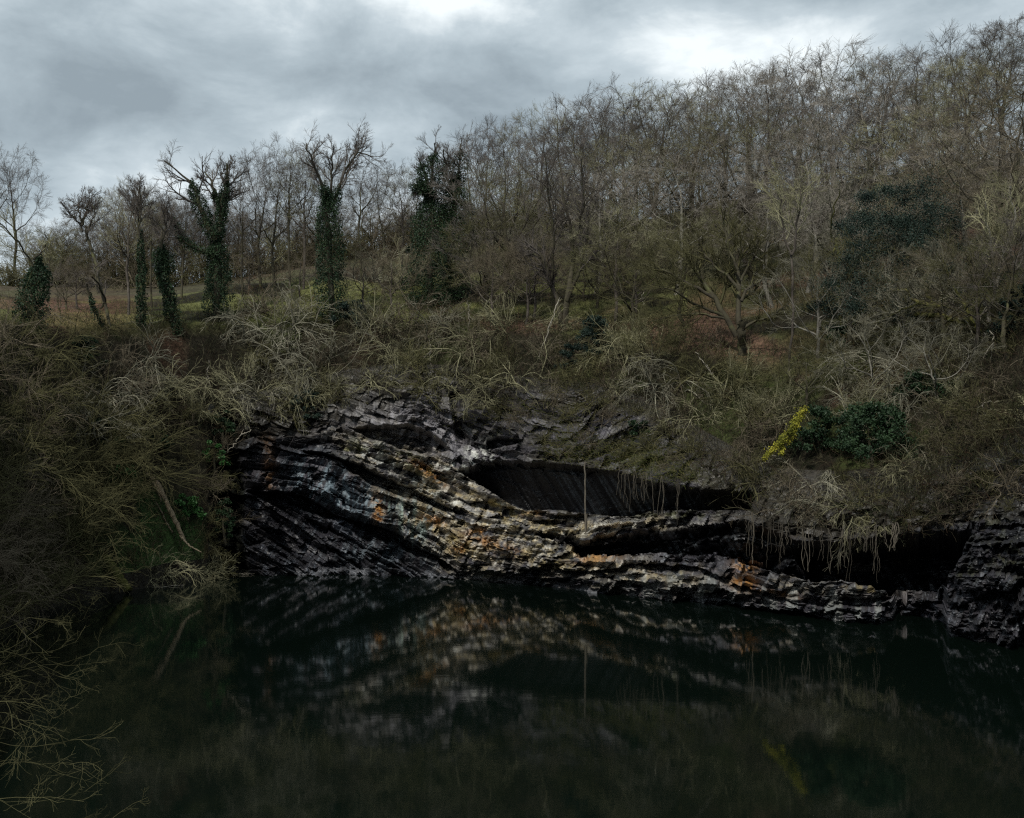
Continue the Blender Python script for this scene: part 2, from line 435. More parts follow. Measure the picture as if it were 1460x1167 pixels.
# iron stains, ochre and lichen
iron = np.clip(blob(539, 728, 7, 20) + blob(616, 741, 16, 7, .3) + blob(680, 757, 10, 5) + blob(655, 782, 10, 6) + blob(612, 675, 26, 6, .6) + blob(1060, 829, 16, 7, .15) + .8 * blob(1064, 806, 16, 8, .1) + .6 * blob(1100, 843, 30, 5, .15) + blob(384, 670, 8, 30) + .7 * blob(378, 625, 9, 10) + .6 * blob(700, 775, 40, 8, .3) + .6 * blob(850, 795, 30, 8) + .5 * blob(760, 733, 14, 4), 0, 1)
col = mixc(col, (0.36, 0.18, 0.055), np.clip(iron * 1.25, 0, 1) * sstep(.30, .55, n_g) * np.where(qx < 420, .45, 1))
och = np.clip(blob(700, 715, 30, 10, .3) + .7 * blob(750, 745, 60, 12, .2) + .7 * blob(640, 760, 60, 14, .5) + .5 * blob(780, 795, 60, 14, .2) + .5 * blob(1240, 835, 40, 12) + .6 * blob(960, 815, 40, 10), 0, 1)
col = mixc(col, (0.27, 0.21, 0.08), och * sstep(.5, .64, fbm(qx / 9, qy / 6, 45, 3)))
lich = np.clip(blob(505, 640, 24, 12) + .8 * blob(585, 660, 60, 12, .4) + .8 * blob(570, 655, 20, 8) + .7 * blob(1385, 740, 60, 16) + .5 * blob(1440, 790, 40, 30) + .7 * blob(1380, 812, 18, 8) + .6 * blob(960, 733, 70, 8), 0, 1)
col = mixc(col, (0.13, 0.135, 0.035), lich * sstep(.46, .62, fbm(qx / 8, qy / 5, 87, 4)) * .6)
# short upright bands across the ledge faces on the right
bands = sstep(.52, .66, vnoise(qx / 9, b * 2, 46)) * sstep(.6, .7, b) * sstep(880, 930, qx) * sstep(1290, 1260, qx)
col = mixc(col, (0.30, 0.31, 0.29), bands * .5)
wl = sstep(10, 2, CY + F * H / np.maximum(BY[ri], 1) - qy) * sstep(-4, 0, CY + F * H / np.maximum(BY[ri], 1) - qy)
col = mixc(col, (0.24, 0.25, 0.27), wl * sstep(.4, .6, fbm(qx / 40, qy / 30, 47, 2)) * .5)
# cave shade put into the rock colour, nearly black, plus the stripes
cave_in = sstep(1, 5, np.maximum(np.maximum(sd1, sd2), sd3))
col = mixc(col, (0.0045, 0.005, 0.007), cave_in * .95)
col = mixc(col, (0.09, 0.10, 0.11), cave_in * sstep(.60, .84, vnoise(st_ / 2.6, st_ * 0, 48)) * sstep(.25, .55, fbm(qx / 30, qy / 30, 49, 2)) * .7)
# white flecks on the right hand buttress
col = mixc(col, (0.40, 0.41, 0.43), np.clip(blob(1420, 842, 9, 8) + blob(1450, 880, 18, 10) + .6 * blob(1405, 812, 26, 14) + .5 * blob(1400, 870, 40, 20), 0, 1) * sstep(.62, .7, n_g))
# earth and moss creeping down over the top of the rock
topv = soil
col = mixc(col, (0.026, 0.022, 0.015), topv * .95)
grs = np.clip(blob(900, 655, 60, 16, .2) + blob(810, 655, 30, 7) + .8 * blob(975, 680, 40, 10, .2) + .7 * blob(805, 625, 20, 14) + .6 * blob(700, 612, 60, 16), 0, 1)
col = mixc(col, (0.06, 0.058, 0.024), grs * sstep(.45, .6, fbm(qx / 8, qy / 6, 88, 4)) * .6)

# land colours
X2, Y2, U2_, PX2, PY2 = BX, BY, U, PX, PY
nA = fbm(BX / 5.5, BY / 5.5, 61, 4); nB = fbm(BX / 1.6, BY / 1.6, 62, 4); nC = fbm(BX / 14, BY / 14, 63, 3)
ALB = np.zeros((NR, NC, 3)) + np.array([0.014, 0.012, 0.008])
def mixA(new, f):
    global ALB
    ALB = ALB + (np.array(new) - ALB) * np.clip(f, 0, 1)[..., None]
mixA((0.023, 0.021, 0.013), sstep(.42, .62, nB) * .8)
mixA((0.055, 0.032, 0.021), sstep(.56, .68, nA) * .8)                       # bracken and leaf litter
mixA((0.036, 0.045, 0.014), sstep(.55, .66, fbm(BX / 4, BY / 4, 64, 4)) * .8)   # moss
fieldness = sstep(2.85, 3.1, U)
mixA((0.105, 0.11, 0.04), fieldness * sstep(.36, .52, nA) * np.where(PX < 980, 1, .3))
mixA((0.13, 0.068, 0.042), fieldness * sstep(230, 150, PX) * sstep(30, 60, PX) * .5)
mixA((0.12, 0.07, 0.05), fieldness * sstep(.55, .64, nC) * .8)
mixA((0.05, 0.045, 0.03), sstep(3.9, 4.3, U) * .8)
mixA((0.03, 0.075, 0.02), (U < 2) * sstep(.45, .6, nA) * sstep(130, 200, PX) * sstep(300, 280, PX) * .7)
mixA((0.022, 0.02, 0.016), (U < 1.15) * 1.0)
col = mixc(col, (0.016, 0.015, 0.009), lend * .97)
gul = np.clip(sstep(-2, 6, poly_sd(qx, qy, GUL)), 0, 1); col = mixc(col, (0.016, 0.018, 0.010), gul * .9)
col *= (.86 + .28 * c4)[:, None]
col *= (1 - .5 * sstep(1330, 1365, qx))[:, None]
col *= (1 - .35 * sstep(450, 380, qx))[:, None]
col *= (.7 + .6 * fbm(qx / 2.2, qy / 1.7, 84, 2))[:, None]
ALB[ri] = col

vid = np.arange(NR * NC).reshape(NR, NC)
V = np.stack([BX, BY, BZ], -1).reshape(-1, 3); ALBf = ALB.reshape(-1, 3)
Q = np.stack([vid[:-1, :-1], vid[:-1, 1:], vid[1:, 1:], vid[1:, :-1]], -1)
fr = rock[:-1, :-1] & rock[1:, 1:] & rock[:-1, 1:] & rock[1:, :-1] & (PX[:-1, :-1] < 1500)
M_rock = mat_albedo('layered_rock', rough=0.5, nscale=4.0, amt=.5, bump=.25, bscale=9.0, spec=.5)
M_soil = mat_albedo('slope_soil', rough=0.95, nscale=2.5, amt=.6, bump=.8, bscale=5.0, spec=.1)
def sub(faces):
    idx, inv = np.unique(faces.ravel(), return_inverse=True)
    return V[idx], inv.reshape(faces.shape), ALBf[idx]
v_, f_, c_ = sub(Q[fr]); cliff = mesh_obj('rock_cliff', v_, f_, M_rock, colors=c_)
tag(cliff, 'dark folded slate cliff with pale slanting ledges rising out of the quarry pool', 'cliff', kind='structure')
v_, f_, c_ = sub(Q[~fr]); land = mesh_obj('hill_terrain', v_, f_, M_soil, colors=c_, smooth=True)
tag(land, 'wooded quarry bank and grassy hillside above the cliff', 'hill', kind='structure')

# ------------------------------------------------------------------ water
mw, nt, bs = new_mat('pool_water')
bs.inputs['Base Color'].default_value = (0.0018, 0.0042, 0.0029, 1)
bs.inputs['Specular IOR Level'].default_value = 0.36
bs.inputs['Roughness'].default_value = 0.045
bs.inputs['IOR'].default_value = 1.33
tc = nd(nt, 'ShaderNodeTexCoord'); mp = nd(nt, 'ShaderNodeMapping'); mp.inputs['Scale'].default_value = (0.5, 1.1, 1)
nz = nd(nt, 'ShaderNodeTexNoise'); nz.inputs['Scale'].default_value = 2.2; nz.inputs['Detail'].default_value = 3
nt.links.new(tc.outputs['Object'], mp.inputs[0]); nt.links.new(mp.outputs[0], nz.inputs['Vector'])
bp = nd(nt, 'ShaderNodeBump'); bp.inputs['Strength'].default_value = 0.014; bp.inputs['Distance'].default_value = 0.06
nt.links.new(nz.outputs['Fac'], bp.inputs['Height']); nt.links.new(bp.outputs['Normal'], bs.inputs['Normal'])
wx_, wy_ = np.meshgrid(np.linspace(-90, 90, 10), np.linspace(-8, 100, 10))
wv = np.stack([wx_.ravel(), wy_.ravel(), wx_.ravel() * 0], -1)
wi = np.arange(100).reshape(10, 10)
wat = mesh_obj('water', wv, np.stack([wi[:-1, :-1], wi[:-1, 1:], wi[1:, 1:], wi[1:, :-1]], -1).reshape(-1, 4), mw, smooth=True)
tag(wat, 'still black green quarry pool mirroring the cliff', 'water', kind='structure')

# ------------------------------------------------------------------ sky, sun, camera
SUN_EL, SUN_AZ = math.radians(46), math.radians(205)      # azimuth clockwise from +Y: behind the camera, a little to the left
W = bpy.data.worlds.new('World'); bpy.context.scene.world = W; W.use_nodes = True
nt = W.node_tree; bg = nt.nodes['Background']
sky = nd(nt, 'ShaderNodeTexSky', sky_type='NISHITA', sun_disc=False, sun_elevation=SUN_EL, sun_rotation=SUN_AZ)
tc = nd(nt, 'ShaderNodeTexCoord')
L = nt.links.new
def mth(op, a, b_=None, c=None):
    n = nd(nt, 'ShaderNodeMath', operation=op)
    for i, v in enumerate((a, b_, c)):
        if v is None: continue
        if isinstance(v, (int, float)): n.inputs[i].default_value = v
        else: L(v, n.inputs[i])
    return n.outputs[0]
sp = nd(nt, 'ShaderNodeSeparateXYZ'); L(tc.outputs['Generated'], sp.inputs[0])
cb = nd(nt, 'ShaderNodeVectorMath', operation='MULTIPLY'); L(tc.outputs['Generated'], cb.inputs[0]); cb.inputs[1].default_value = (1, 1, 2.1)
def cloud(scale, detail, dist, rough, off):
    mp = nd(nt, 'ShaderNodeMapping'); mp.inputs['Location'].default_value = off
    L(cb.outputs[0], mp.inputs[0])
    n = nd(nt, 'ShaderNodeTexNoise'); n.inputs['Scale'].default_value = scale; n.inputs['Detail'].default_value = detail
    n.inputs['Distortion'].default_value = dist; n.inputs['Roughness'].default_value = rough
    L(mp.outputs[0], n.inputs['Vector']); return n.outputs['Fac']
base = mth('ADD', mth('MULTIPLY', cloud(4.2, 8, .35, .55, (3.1, .4, 2.3)), 1.05), mth('MULTIPLY', cloud(12, 7, .3, .6, (8, 2, 1)), .42))
base = mth('SUBTRACT', base, .215)
def lobe(px, py, kx, kz, amt):
    d = np.array([(px - CX) / F, 1, (CY - py) / F]); d /= np.linalg.norm(d)
    s = nd(nt, 'ShaderNodeVectorMath', operation='SUBTRACT'); L(tc.outputs['Generated'], s.inputs[0]); s.inputs[1].default_value = d
    m = nd(nt, 'ShaderNodeVectorMath', operation='MULTIPLY'); L(s.outputs[0], m.inputs[0]); m.inputs[1].default_value = (kx, kx, kz)
    ln = nd(nt, 'ShaderNodeVectorMath', operation='LENGTH'); L(m.outputs[0], ln.inputs[0])
    return mth('MULTIPLY', mth('EXPONENT', mth('MULTIPLY', mth('POWER', ln.outputs['Value'], 2), -1)), amt)
tot = base
for a_ in ((1010, 80, 11, 22, .33), (1180, 95, 12, 30, .12), (690, 22, 15, 24, .24), (450, 165, 9, 26, .24), (170, 250, 10, 50, .07), (1330, 40, 7, 20, .10), (130, 110, 4, 8, .08), (60, 220, 7, 14, -.05), (280, 150, 9, 22, -.16), (200, 245, 10, 40, .06),
           (400, 95, 6, 17, -.15), (600, 105, 7, 18, -.19), (1010, 0, 5, 40, -.12), (150, 190, 10, 30, -.05), (850, 110, 10, 24, -.12), (1300, 0, 8, 40, -.08)):
    tot = mth('ADD', tot, lobe(*a_))
tot = mth('MINIMUM', tot, 0.93)
cc = ramp(nt, [(0.26, (0.27, 0.325, 0.36)), (0.44, (0.385, 0.455, 0.495)), (0.58, (0.52, 0.595, 0.635)), (0.76, (0.88, 0.94, 0.955))], tot)
sc_ = nd(nt, 'ShaderNodeVectorMath', operation='SCALE'); L(sky.outputs[0], sc_.inputs[0]); sc_.inputs['Scale'].default_value = 0.10
mixn = nd(nt, 'ShaderNodeMix', data_type='RGBA'); mixn.inputs['Factor'].default_value = 0.93
L(sc_.outputs[0], mixn.inputs['A']); L(cc, mixn.inputs['B']); L(mixn.outputs['Result'], bg.inputs['Color'])
bg.inputs['Strength'].default_value = 1.0

sl_ = bpy.data.lights.new('sun', 'SUN'); sl_.energy = 3.0; sl_.angle = math.radians(4); sl_.color = (1, .96, .88)
so = bpy.data.objects.new('sun', sl_); C.objects.link(so)
so.rotation_euler = (math.pi / 2 - SUN_EL, 0, math.pi - SUN_AZ)
cam = bpy.data.cameras.new('camera'); cam.lens = 36 * F / 1460; cam.sensor_width = 36; cam.clip_end = 4000; cam.clip_start = .2
cam.shift_y = (CY - 583.5) / 1460
co = bpy.data.objects.new('camera', cam); C.objects.link(co); co.location = (0, 0, H); co.rotation_euler = (math.pi / 2, 0, 0)
sc = bpy.context.scene; sc.camera = co
sc.view_settings.view_transform = 'Standard'; sc.view_settings.look = 'None'; sc.view_settings.exposure = 0.22; sc.view_settings.gamma = 1
sc.cycles.max_bounces = 5; sc.cycles.diffuse_bounces = 2; sc.cycles.glossy_bounces = 3
sc.cycles.sample_clamp_indirect = 1.5; sc.cycles.sample_clamp_direct = 2.5; sc.cycles.caustics_reflective = False; sc.cycles.caustics_refractive = False; sc.cycles.use_denoising = False; sc.cycles.pixel_filter_type = 'BLACKMAN_HARRIS'; sc.cycles.filter_width = 1.25

# ------------------------------------------------------------------ branching plants
def unit(v): return v / (np.linalg.norm(v, axis=-1, keepdims=True) + 1e-9)


def grow(start, d, length, nseg, wob, up, rng, curl=0.0):
    """Polylines (M, nseg+1, 3) wandering from start; up > 0 bends to the light, up < 0 droops."""
    M = len(start); pts = [start]; p = start; d = unit(d)
    drift = unit(rng.normal(size=(M, 3))) * curl
    for s in range(nseg):
        d = unit(d + wob * rng.normal(size=(M, 3)) + drift + np.array([0, 0, 1.0]) * up)
        p = p + d * (length / nseg)[:, None]
        pts.append(p)
    return np.stack(pts, 1)


def taper(M, n, r0, r1):
    t = np.linspace(0, 1, n)[None]
    r0 = np.broadcast_to(r0, (M,))[:, None]; r1 = np.broadcast_to(r1, (M,))[:, None]
    return r0 * (1 - t) + r1 * t


def sprout(pts, rad, n, t0, t1, a0, a1, lens, rng, flat=0.0, rr=0.62):
    """n children on every polyline: start, direction, length, radius."""
    M, K, _ = pts.shape
    t = (t0 + (t1 - t0) * (np.arange(n)[None] + rng.random((M, n))) / n) * (K - 1)
    t = np.clip(t, 0, K - 1 - 1e-3)
    i = t.astype(int); f = (t - i)[..., None]; m = np.arange(M)[:, None]
    p = pts[m, i] * (1 - f) + pts[m, i + 1] * f
    tan = unit(pts[m, i + 1] - pts[m, i])
    r = rad[m, i] * (1 - f[..., 0]) + rad[m, i + 1] * f[..., 0]
    ref = rng.normal(size=(M, n, 3)); ref[..., 2] *= (1 - flat)
    perp = unit(ref - (ref * tan).sum(-1, keepdims=True) * tan)
    a = np.radians(a0 + (a1 - a0) * rng.random((M, n)))[..., None]
    d = np.cos(a) * tan + np.sin(a) * perp
    tt = t / (K - 1)
    L_ = lens[:, None] * (1.15 - .55 * tt) * (0.65 + .6 * rng.random((M, n)))
    return p.reshape(-1, 3), d.reshape(-1, 3), L_.ravel(), (r * rr).ravel()


def tubes(groups):
    """groups: list of (pts (M,K,3), rad (M,K), sides) -> verts, quads."""
    vs, fs, base = [], [], 0
    for pts, rad, k in groups:
        M, K, _ = pts.shape
        tan = np.empty_like(pts); tan[:, 1:-1] = pts[:, 2:] - pts[:, :-2]; tan[:, 0] = pts[:, 1] - pts[:, 0]; tan[:, -1] = pts[:, -1] - pts[:, -2]
        tan = unit(tan)
        ref = np.where(np.abs(tan[:, :1, 2:]) > .85, np.array([1.0, 0, 0]), np.array([0, 0, 1.0]))
        u = unit(np.cross(tan, np.broadcast_to(ref, tan.shape))); v = np.cross(tan, u)
        a = np.arange(k) * 2 * np.pi / k
        ring = u[:, :, None] * np.cos(a)[None, None, :, None] + v[:, :, None] * np.sin(a)[None, None, :, None]
        P_ = pts[:, :, None] + ring * rad[:, :, None, None]
        idx = base + np.arange(M * K * k).reshape(M, K, k)
        nx = np.roll(idx, -1, 2)
        fs.append(np.stack([idx[:, :-1], nx[:, :-1], nx[:, 1:], idx[:, 1:]], -1).reshape(-1, 4))
        vs.append(P_.reshape(-1, 3)); base += M * K * k
    return np.concatenate(vs), np.concatenate(fs)


def leaves(centres, size, rng, droop=0.0, out=None):
    """A folded diamond leaf (two triangles) at every centre."""
    M = len(centres)
    a = unit(rng.normal(size=(M, 3))); a[:, 2] -= droop; a = unit(a)
    if out is not None: a = unit(a + out)
    b_ = unit(np.cross(a, rng.normal(size=(M, 3)))); n = np.cross(a, b_)
    s = (size * (.6 + .8 * rng.random(M)))[:, None]
    v = np.stack([centres - a * s * .5, centres + b_ * s * .36 + n * s * .12, centres + a * s * .55, centres - b_ * s * .36 + n * s * .12], 1)
    i = np.arange(M * 4).reshape(M, 4)
    return v.reshape(-1, 3), np.concatenate([i[:, [0, 1, 2]], i[:, [0, 2, 3]]])


def twigs_on(limbs, rng, spec):
    """Child levels on the given limbs. spec: per level (n, t0, t1, a0, a1, ratio, nseg, wob, up, sides, rmin)."""
    out = []; pts, rad, lens = limbs
    for (n, t0, t1, a0, a1, q, ns, wb, up, sides, rm) in spec:
        s, d, L_, r = sprout(pts, rad, n, t0, t1, a0, a1, lens * q, rng)
        r = np.clip(r, rm, None)
        p = grow(s, d, L_, ns, wb, up, rng)
        ra = taper(len(p), ns + 1, r, np.maximum(r * .35, rm * .75))
        out.append((p, ra, sides)); pts, rad, lens = p, ra, L_
    return out


# colours of bark, twigs and leaves
B_grey = mat_bark('bark_grey_brown', (0.045, 0.038, 0.033), (0.08, 0.069, 0.058), (0.12, 0.108, 0.09))
B_dark = mat_bark('bark_dark_mossy', (0.035, 0.030, 0.024), (0.06, 0.055, 0.036), (0.095, 0.10, 0.045))
B_pale = mat_bark('bark_pale', (0.10, 0.094, 0.08), (0.20, 0.188, 0.16), (0.07, 0.065, 0.052))
T_grey = mat_bark('twigs_grey_brown', (0.15, 0.134, 0.115), (0.28, 0.252, 0.215), None, .4)
T_dark = mat_bark('twigs_dark', (0.06, 0.052, 0.046), (0.125, 0.11, 0.097), None, .4)  # darkened twig copy, the backlit look of skyline crowns put into colour
T_olive = mat_bark('twigs_olive', (0.12, 0.114, 0.066), (0.24, 0.228, 0.14), None, .5)
T_warm = mat_bark('twigs_warm', (0.065, 0.053, 0.036), (0.14, 0.118, 0.084), None, .5)
T_pale = mat_bark('twigs_pale_lichen', (0.095, 0.09, 0.066), (0.24, 0.228, 0.17), None, .8)
T_moss = mat_bark('twigs_dull_moss', (0.042, 0.040, 0.019), (0.10, 0.094, 0.046), None, .8)
DEAD = mat_bark('dead_wood', (0.18, 0.165, 0.13), (0.29, 0.265, 0.215), (0.12, 0.10, 0.08), 2.5)
LOGM = mat_bark('log_wood', (0.18, 0.145, 0.10), (0.29, 0.235, 0.16), (0.11, 0.09, 0.06), 3.0)
MOSSW = mat_bark('mossy_wood', (0.05, 0.055, 0.018), (0.12, 0.115, 0.038), (0.07, 0.06, 0.04), 3.0)
ROOTM = mat_bark('root_bark', (0.05, 0.044, 0.034), (0.10, 0.088, 0.07), (0.035, 0.03, 0.025), 2.0)
IVY = mat_leaf('ivy_leaves', (0.008, 0.020, 0.009), (0.024, 0.046, 0.019), 1.0)
HOLLY = mat_leaf('holly_leaves', (0.008, 0.017, 0.013), (0.024, 0.040, 0.029), .8)
MOSSL = mat_leaf('yellow_moss', (0.11, 0.12, 0.018), (0.30, 0.28, 0.035), 1.6, .9)


def dome(pts, Ht, w, rng, z0=.56, hz=.46, lumps=.15):
    """Keep a crown inside a rounded, slightly lumpy outline, as wind and light do."""
    c = np.array([0, 0, z0 * Ht]); d = (pts - c) / (np.array([w, w, hz]) * Ht)
    rho = np.linalg.norm(d, axis=-1); az = np.arctan2(d[..., 1], d[..., 0]); el = d[..., 2] / (rho + 1e-6)
    s = rng.random() * 50
    lim = 1 + lumps * 2 * (vnoise(az * 1.6 + s, el * 2.5 + s, 5) - .5)
    over = np.maximum(rho - lim * .86, 0)
    new = np.minimum(rho, lim * .86) + .14 * lim * (1 - np.exp(-over / .45))
    k = np.where(pts[..., 2] > .3 * Ht, new / (rho + 1e-6), 1.0)
    return c + (pts - c) * k[..., None]


from mathutils.kdtree import KDTree
def colonize(att, stem, D, kill, infl, rng, up=.12, wob=.09, maxit=220):
    """Branches growing towards the free space of a crown. Returns nodes, parents."""
    nodes = [np.array(s) for s in stem]; par = list(range(-1, len(stem) - 1))
    alive = np.ones(len(att), bool); near = np.zeros(len(att), int); nd_ = np.full(len(att), 1e9)
    NA = np.array(nodes)
    d = np.linalg.norm(att[:, None] - NA[None], axis=-1); near = d.argmin(1); nd_ = d.min(1)
    kids = {}
    for it in range(maxit):
        act = np.where(alive & (nd_ < infl))[0]
        if len(act) == 0: break
        new = []
        owners, inv = np.unique(near[act], return_inverse=True)
        dirs = unit(att[act] - np.array([nodes[k] for k in near[act]]))
        acc = np.zeros((len(owners), 3)); np.add.at(acc, inv, dirs)
        for k, a_ in zip(owners, unit(acc)):
            if kids.get(k, 0) >= 3: continue
            v = a_ + rng.normal(size=3) * wob; v[2] += up; v /= np.linalg.norm(v)
            if par[k] >= 0:
                t = nodes[k] - nodes[par[k]]; v = v + .35 * t / (np.linalg.norm(t) + 1e-9); v /= np.linalg.norm(v)
            nodes.append(nodes[k] + v * D); par.append(k); new.append(len(nodes) - 1); kids[k] = kids.get(k, 0) + 1
        if not new: break
        q = np.array([nodes[k] for k in new])
        al_ = np.where(alive)[0]
        dd = np.linalg.norm(att[al_][:, None] - q[None], axis=-1); m = dd.argmin(1); dm = dd[np.arange(len(al_)), m]
        better = dm < nd_[al_]; nd_[al_[better]] = dm[better]; near[al_[better]] = np.array(new)[m[better]]
        alive[al_[dm < kill]] = False
    P_, Q_ = np.array(nodes), np.array(par)
    for _ in range(2):                              # ease the kinks out of the limbs
        cnt_ = np.zeros(len(P_)); acc_ = np.zeros_like(P_)
        np.add.at(acc_, Q_[1:], P_[1:]); np.add.at(cnt_, Q_[1:], 1)
        m_ = cnt_ > 0; m_[0] = False
        P_[m_] = .5 * P_[m_] + .25 * acc_[m_] / cnt_[m_][:, None] + .25 * P_[Q_[m_]]
    return P_, Q_


def chains(nodes, par, r_tip, power=2.3, r_max=None):
    n = len(nodes); ch = [[] for _ in range(n)]
    for i in range(1, n): ch[par[i]].append(i)
    a = np.zeros(n)
    for i in range(n - 1, -1, -1):
        a[i] = r_tip ** power if not ch[i] else sum(a[c] for c in ch[i])
    r = a ** (1 / power)
    if r_max: r = np.where(r > r_max * .15, r * min(1.6, r_max / r[0]) , r)
    out, stack = [], [(0, None)]
    while stack:
        s, pa = stack.pop(); c = [s] if pa is None else [pa, s]
        while ch[c[-1]]:
            k = sorted(ch[c[-1]], key=lambda q: -a[q])
            for o_ in k[1:]: stack.append((o_, c[-1]))
            c.append(k[0])
        rr = r[c].copy()
        if pa is not None: rr[0] = rr[1]
        out.append((nodes[c], rr))
    return out


def resampled(cs, Ks=(3, 5, 9, 14, 22)):
    grp = {}
    for p_, r_ in cs:
        K = min(Ks, key=lambda k: abs(k - len(p_))); t = np.linspace(0, len(p_) - 1, K); i = np.minimum(t.astype(int), len(p_) - 2); f = t - i
        grp.setdefault(K, ([], []))
        grp[K][0].append(p_[i] * (1 - f)[:, None] + p_[i + 1] * f[:, None]); grp[K][1].append(r_[i] * (1 - f) + r_[i + 1] * f)
    return [(np.stack(a_), np.stack(b_)) for a_, b_ in grp.values()]


def crown_tree(name, rng, Ht, base, w, mt, mc, natt=820, lean=.05, tw=1.0, r=.26, flat=1.0, stems=1, fork=.30):
    """Bare round-crowned tree at the origin. base: crown base / height, w: crown half width / height."""
    root = thing(name, 'bare tree', 'tree')
    m = natt * 3; d = unit(rng.normal(size=(m, 3))); rad = rng.random(m) ** .42
    q = d * rad[:, None]
    ctr, hz = (base + 1) / 2 + .03, (1 - base) / 2
    az = np.arctan2(d[:, 1], d[:, 0]); s_ = rng.random() * 40
    lump = .72 + .5 * vnoise(az * 1.3 + s_, d[:, 2] * 2.2 + s_, 3)
    att = np.stack([q[:, 0] * w * Ht * lump, q[:, 1] * w * Ht * lump, (ctr + q[:, 2] * hz * np.where(q[:, 2] > 0, .8 + .25 * (lump - .72) / .5, 1)) * Ht], -1)
    att = att[att[:, 2] > base * Ht * .9][:natt]
    off = rng.normal(size=2) * lean * Ht
    D = .42
    ns = max(4, int(fork * Ht / D)); t = np.linspace(0, 1, ns)
    stem = np.stack([off[0] * t ** 1.4 * .5 + .1 * np.cumsum(rng.normal(size=ns)) * .5, off[1] * t ** 1.4 * .5 + .1 * np.cumsum(rng.normal(size=ns)) * .5, -.4 + t * (fork * Ht + .4)], -1)
    nodes, par = colonize(att, stem, D, .85, max(4.5, base * Ht * .8), rng)
    cs = chains(nodes, par, .0115, 2.1, r)
    cs[0][1][:2] *= np.array([1.5, 1.2])
    v, f = tubes([(cs[0][0][None], cs[0][1][None], 8)]); mesh_obj('trunk', v, f, mt, root, True)
    rest = cs[1:]; big_ = sorted(rest, key=lambda c: -c[1][1])[:7]; ids = {id(c[0]) for c in big_}
    for c in big_:
        v, f = tubes([(c[0][None], c[1][None], 6)]); mesh_obj('limb', v, f, mt, root, True)
    fine = [c for c in rest if id(c[0]) not in ids]
    g = [(a_, b_, 4) for a_, b_ in resampled(fine)]
    # twigs on every thin branch and branch end
    for a_, b_ in resampled([(c[0][-min(7, len(c[0])):], c[1][-min(7, len(c[0])):]) for c in cs]):
        g += twigs_on((a_, np.minimum(b_, .03), np.full(len(a_), 1.0)), rng, [(int(7 * tw), .1, 1, 20, 55, 1.15 * flat, 5, .12, .05, 3, .0088), (5, .15, 1, 18, 48, .55, 3, .12, .02, 3, .0066)])
    v, f = tubes(g); mesh_obj('crown', v, f, mc, root, True)
    return root, Ht


def make_tree(name, rng, Ht, trunkL, nlimb, limbA, spread, cr, mt, mc, stems=1, lean=.06, r=.2, dens=1.0, limb_up=.10, w=.36):
    """Bare tree standing at the origin. Parts: trunk, limb (each main limb), crown (finer branches and twigs)."""
    root = thing(name, 'bare tree', 'tree')
    s0 = np.zeros((stems, 3)); s0[:, :2] = rng.normal(size=(stems, 2)) * .18 * (stems > 1)
    d0 = np.zeros((stems, 3)); d0[:, 2] = 1; d0[:, :2] = rng.normal(size=(stems, 2)) * (lean if stems == 1 else .38)
    L0 = np.full(stems, trunkL) * (.85 + .3 * rng.random(stems))
    tp = grow(s0 - np.array([0, 0, .4]), d0, L0, 9, .07, .05, rng); tr = taper(stems, 10, r, r * .5)
    tr[:, 0] *= 1.5
    p1, d1, L1, r1 = sprout(tp, tr, nlimb, .45, 1.0, limbA[0], limbA[1], np.full(stems, Ht - trunkL * .75), rng)
    # the leader carries on as a limb
    p1 = np.concatenate([p1, tp[:, -1]]); d1 = np.concatenate([d1, tp[:, -1] - tp[:, -2]]); L1 = np.concatenate([L1, np.full(stems, (Ht - trunkL) * .95)]); r1 = np.concatenate([r1, tr[:, -1]])
    lp = grow(p1, d1, L1, 9, .2, limb_up, rng); lr = taper(len(lp), 10, r1, r1 * .22)
    lp = dome(lp, Ht, w, np.random.default_rng(int(Ht * 7 + trunkL * 31 + w * 100)))
    v, f = tubes([(tp, tr, 8)]); mesh_obj('trunk', v, f, mt, root, True)
    for k in range(len(lp)):
        v, f = tubes([(lp[k:k + 1], lr[k:k + 1], 6)]); mesh_obj('limb', v, f, mt, root, True)
    g = twigs_on((lp, lr, L1), rng, [(int(9 * dens), .22, 1, 25, 58, spread, 7, .18, .05, 4, .024), (int(8 * dens), .2, 1, 22, 56, .53, 6, .19, .03, 3, .015), (int(7 * dens), .2, 1, 20, 52, .5, 4, .18, .01, 3, .010)])
    g = [(dome(a_, Ht, w, np.random.default_rng(int(Ht * 7 + trunkL * 31 + w * 100))), b_, c_) for a_, b_, c_ in g]
    v, f = tubes(g); mesh_obj('crown', v, f, mc, root, True)
    return root, Ht


def make_shrub(rng, stems, L0, a0, a1, droop, mt, n1=7, n2=4, name='shrub'):
    root = thing(name, 'bare shrub', 'shrub')
    az = rng.random(stems) * 2 * np.pi; an = np.radians(a0 + (a1 - a0) * rng.random(stems))
    d = np.stack([np.sin(an) * np.cos(az), np.sin(an) * np.sin(az), np.cos(an)], -1)
    s = np.zeros((stems, 3)); s[:, :2] = rng.normal(size=(stems, 2)) * .16 * L0; s[:, 2] = -.35
    L_ = L0 * (.6 + .6 * rng.random(stems))
    p = grow(s, d, L_, 9, .19, droop, rng, .10); r = taper(stems, 10, 0.042 * (.6 + .8 * rng.random(stems)), .012)
    v, f = tubes([(p, r, 5)]); mesh_obj('stem', v, f, mt, root, True)
    g = twigs_on((p, r, L_), rng, [(n1, .2, 1, 18, 50, .48, 5, .16, droop, 3, .012), (n2, .15, 1, 18, 50, .52, 4, .2, droop * .8, 3, .0085)])
    v, f = tubes(g); mesh_obj('twigs', v, f, mt, root, True)
    return root


rng = np.random.default_rng(21)
protos, shr = [], []
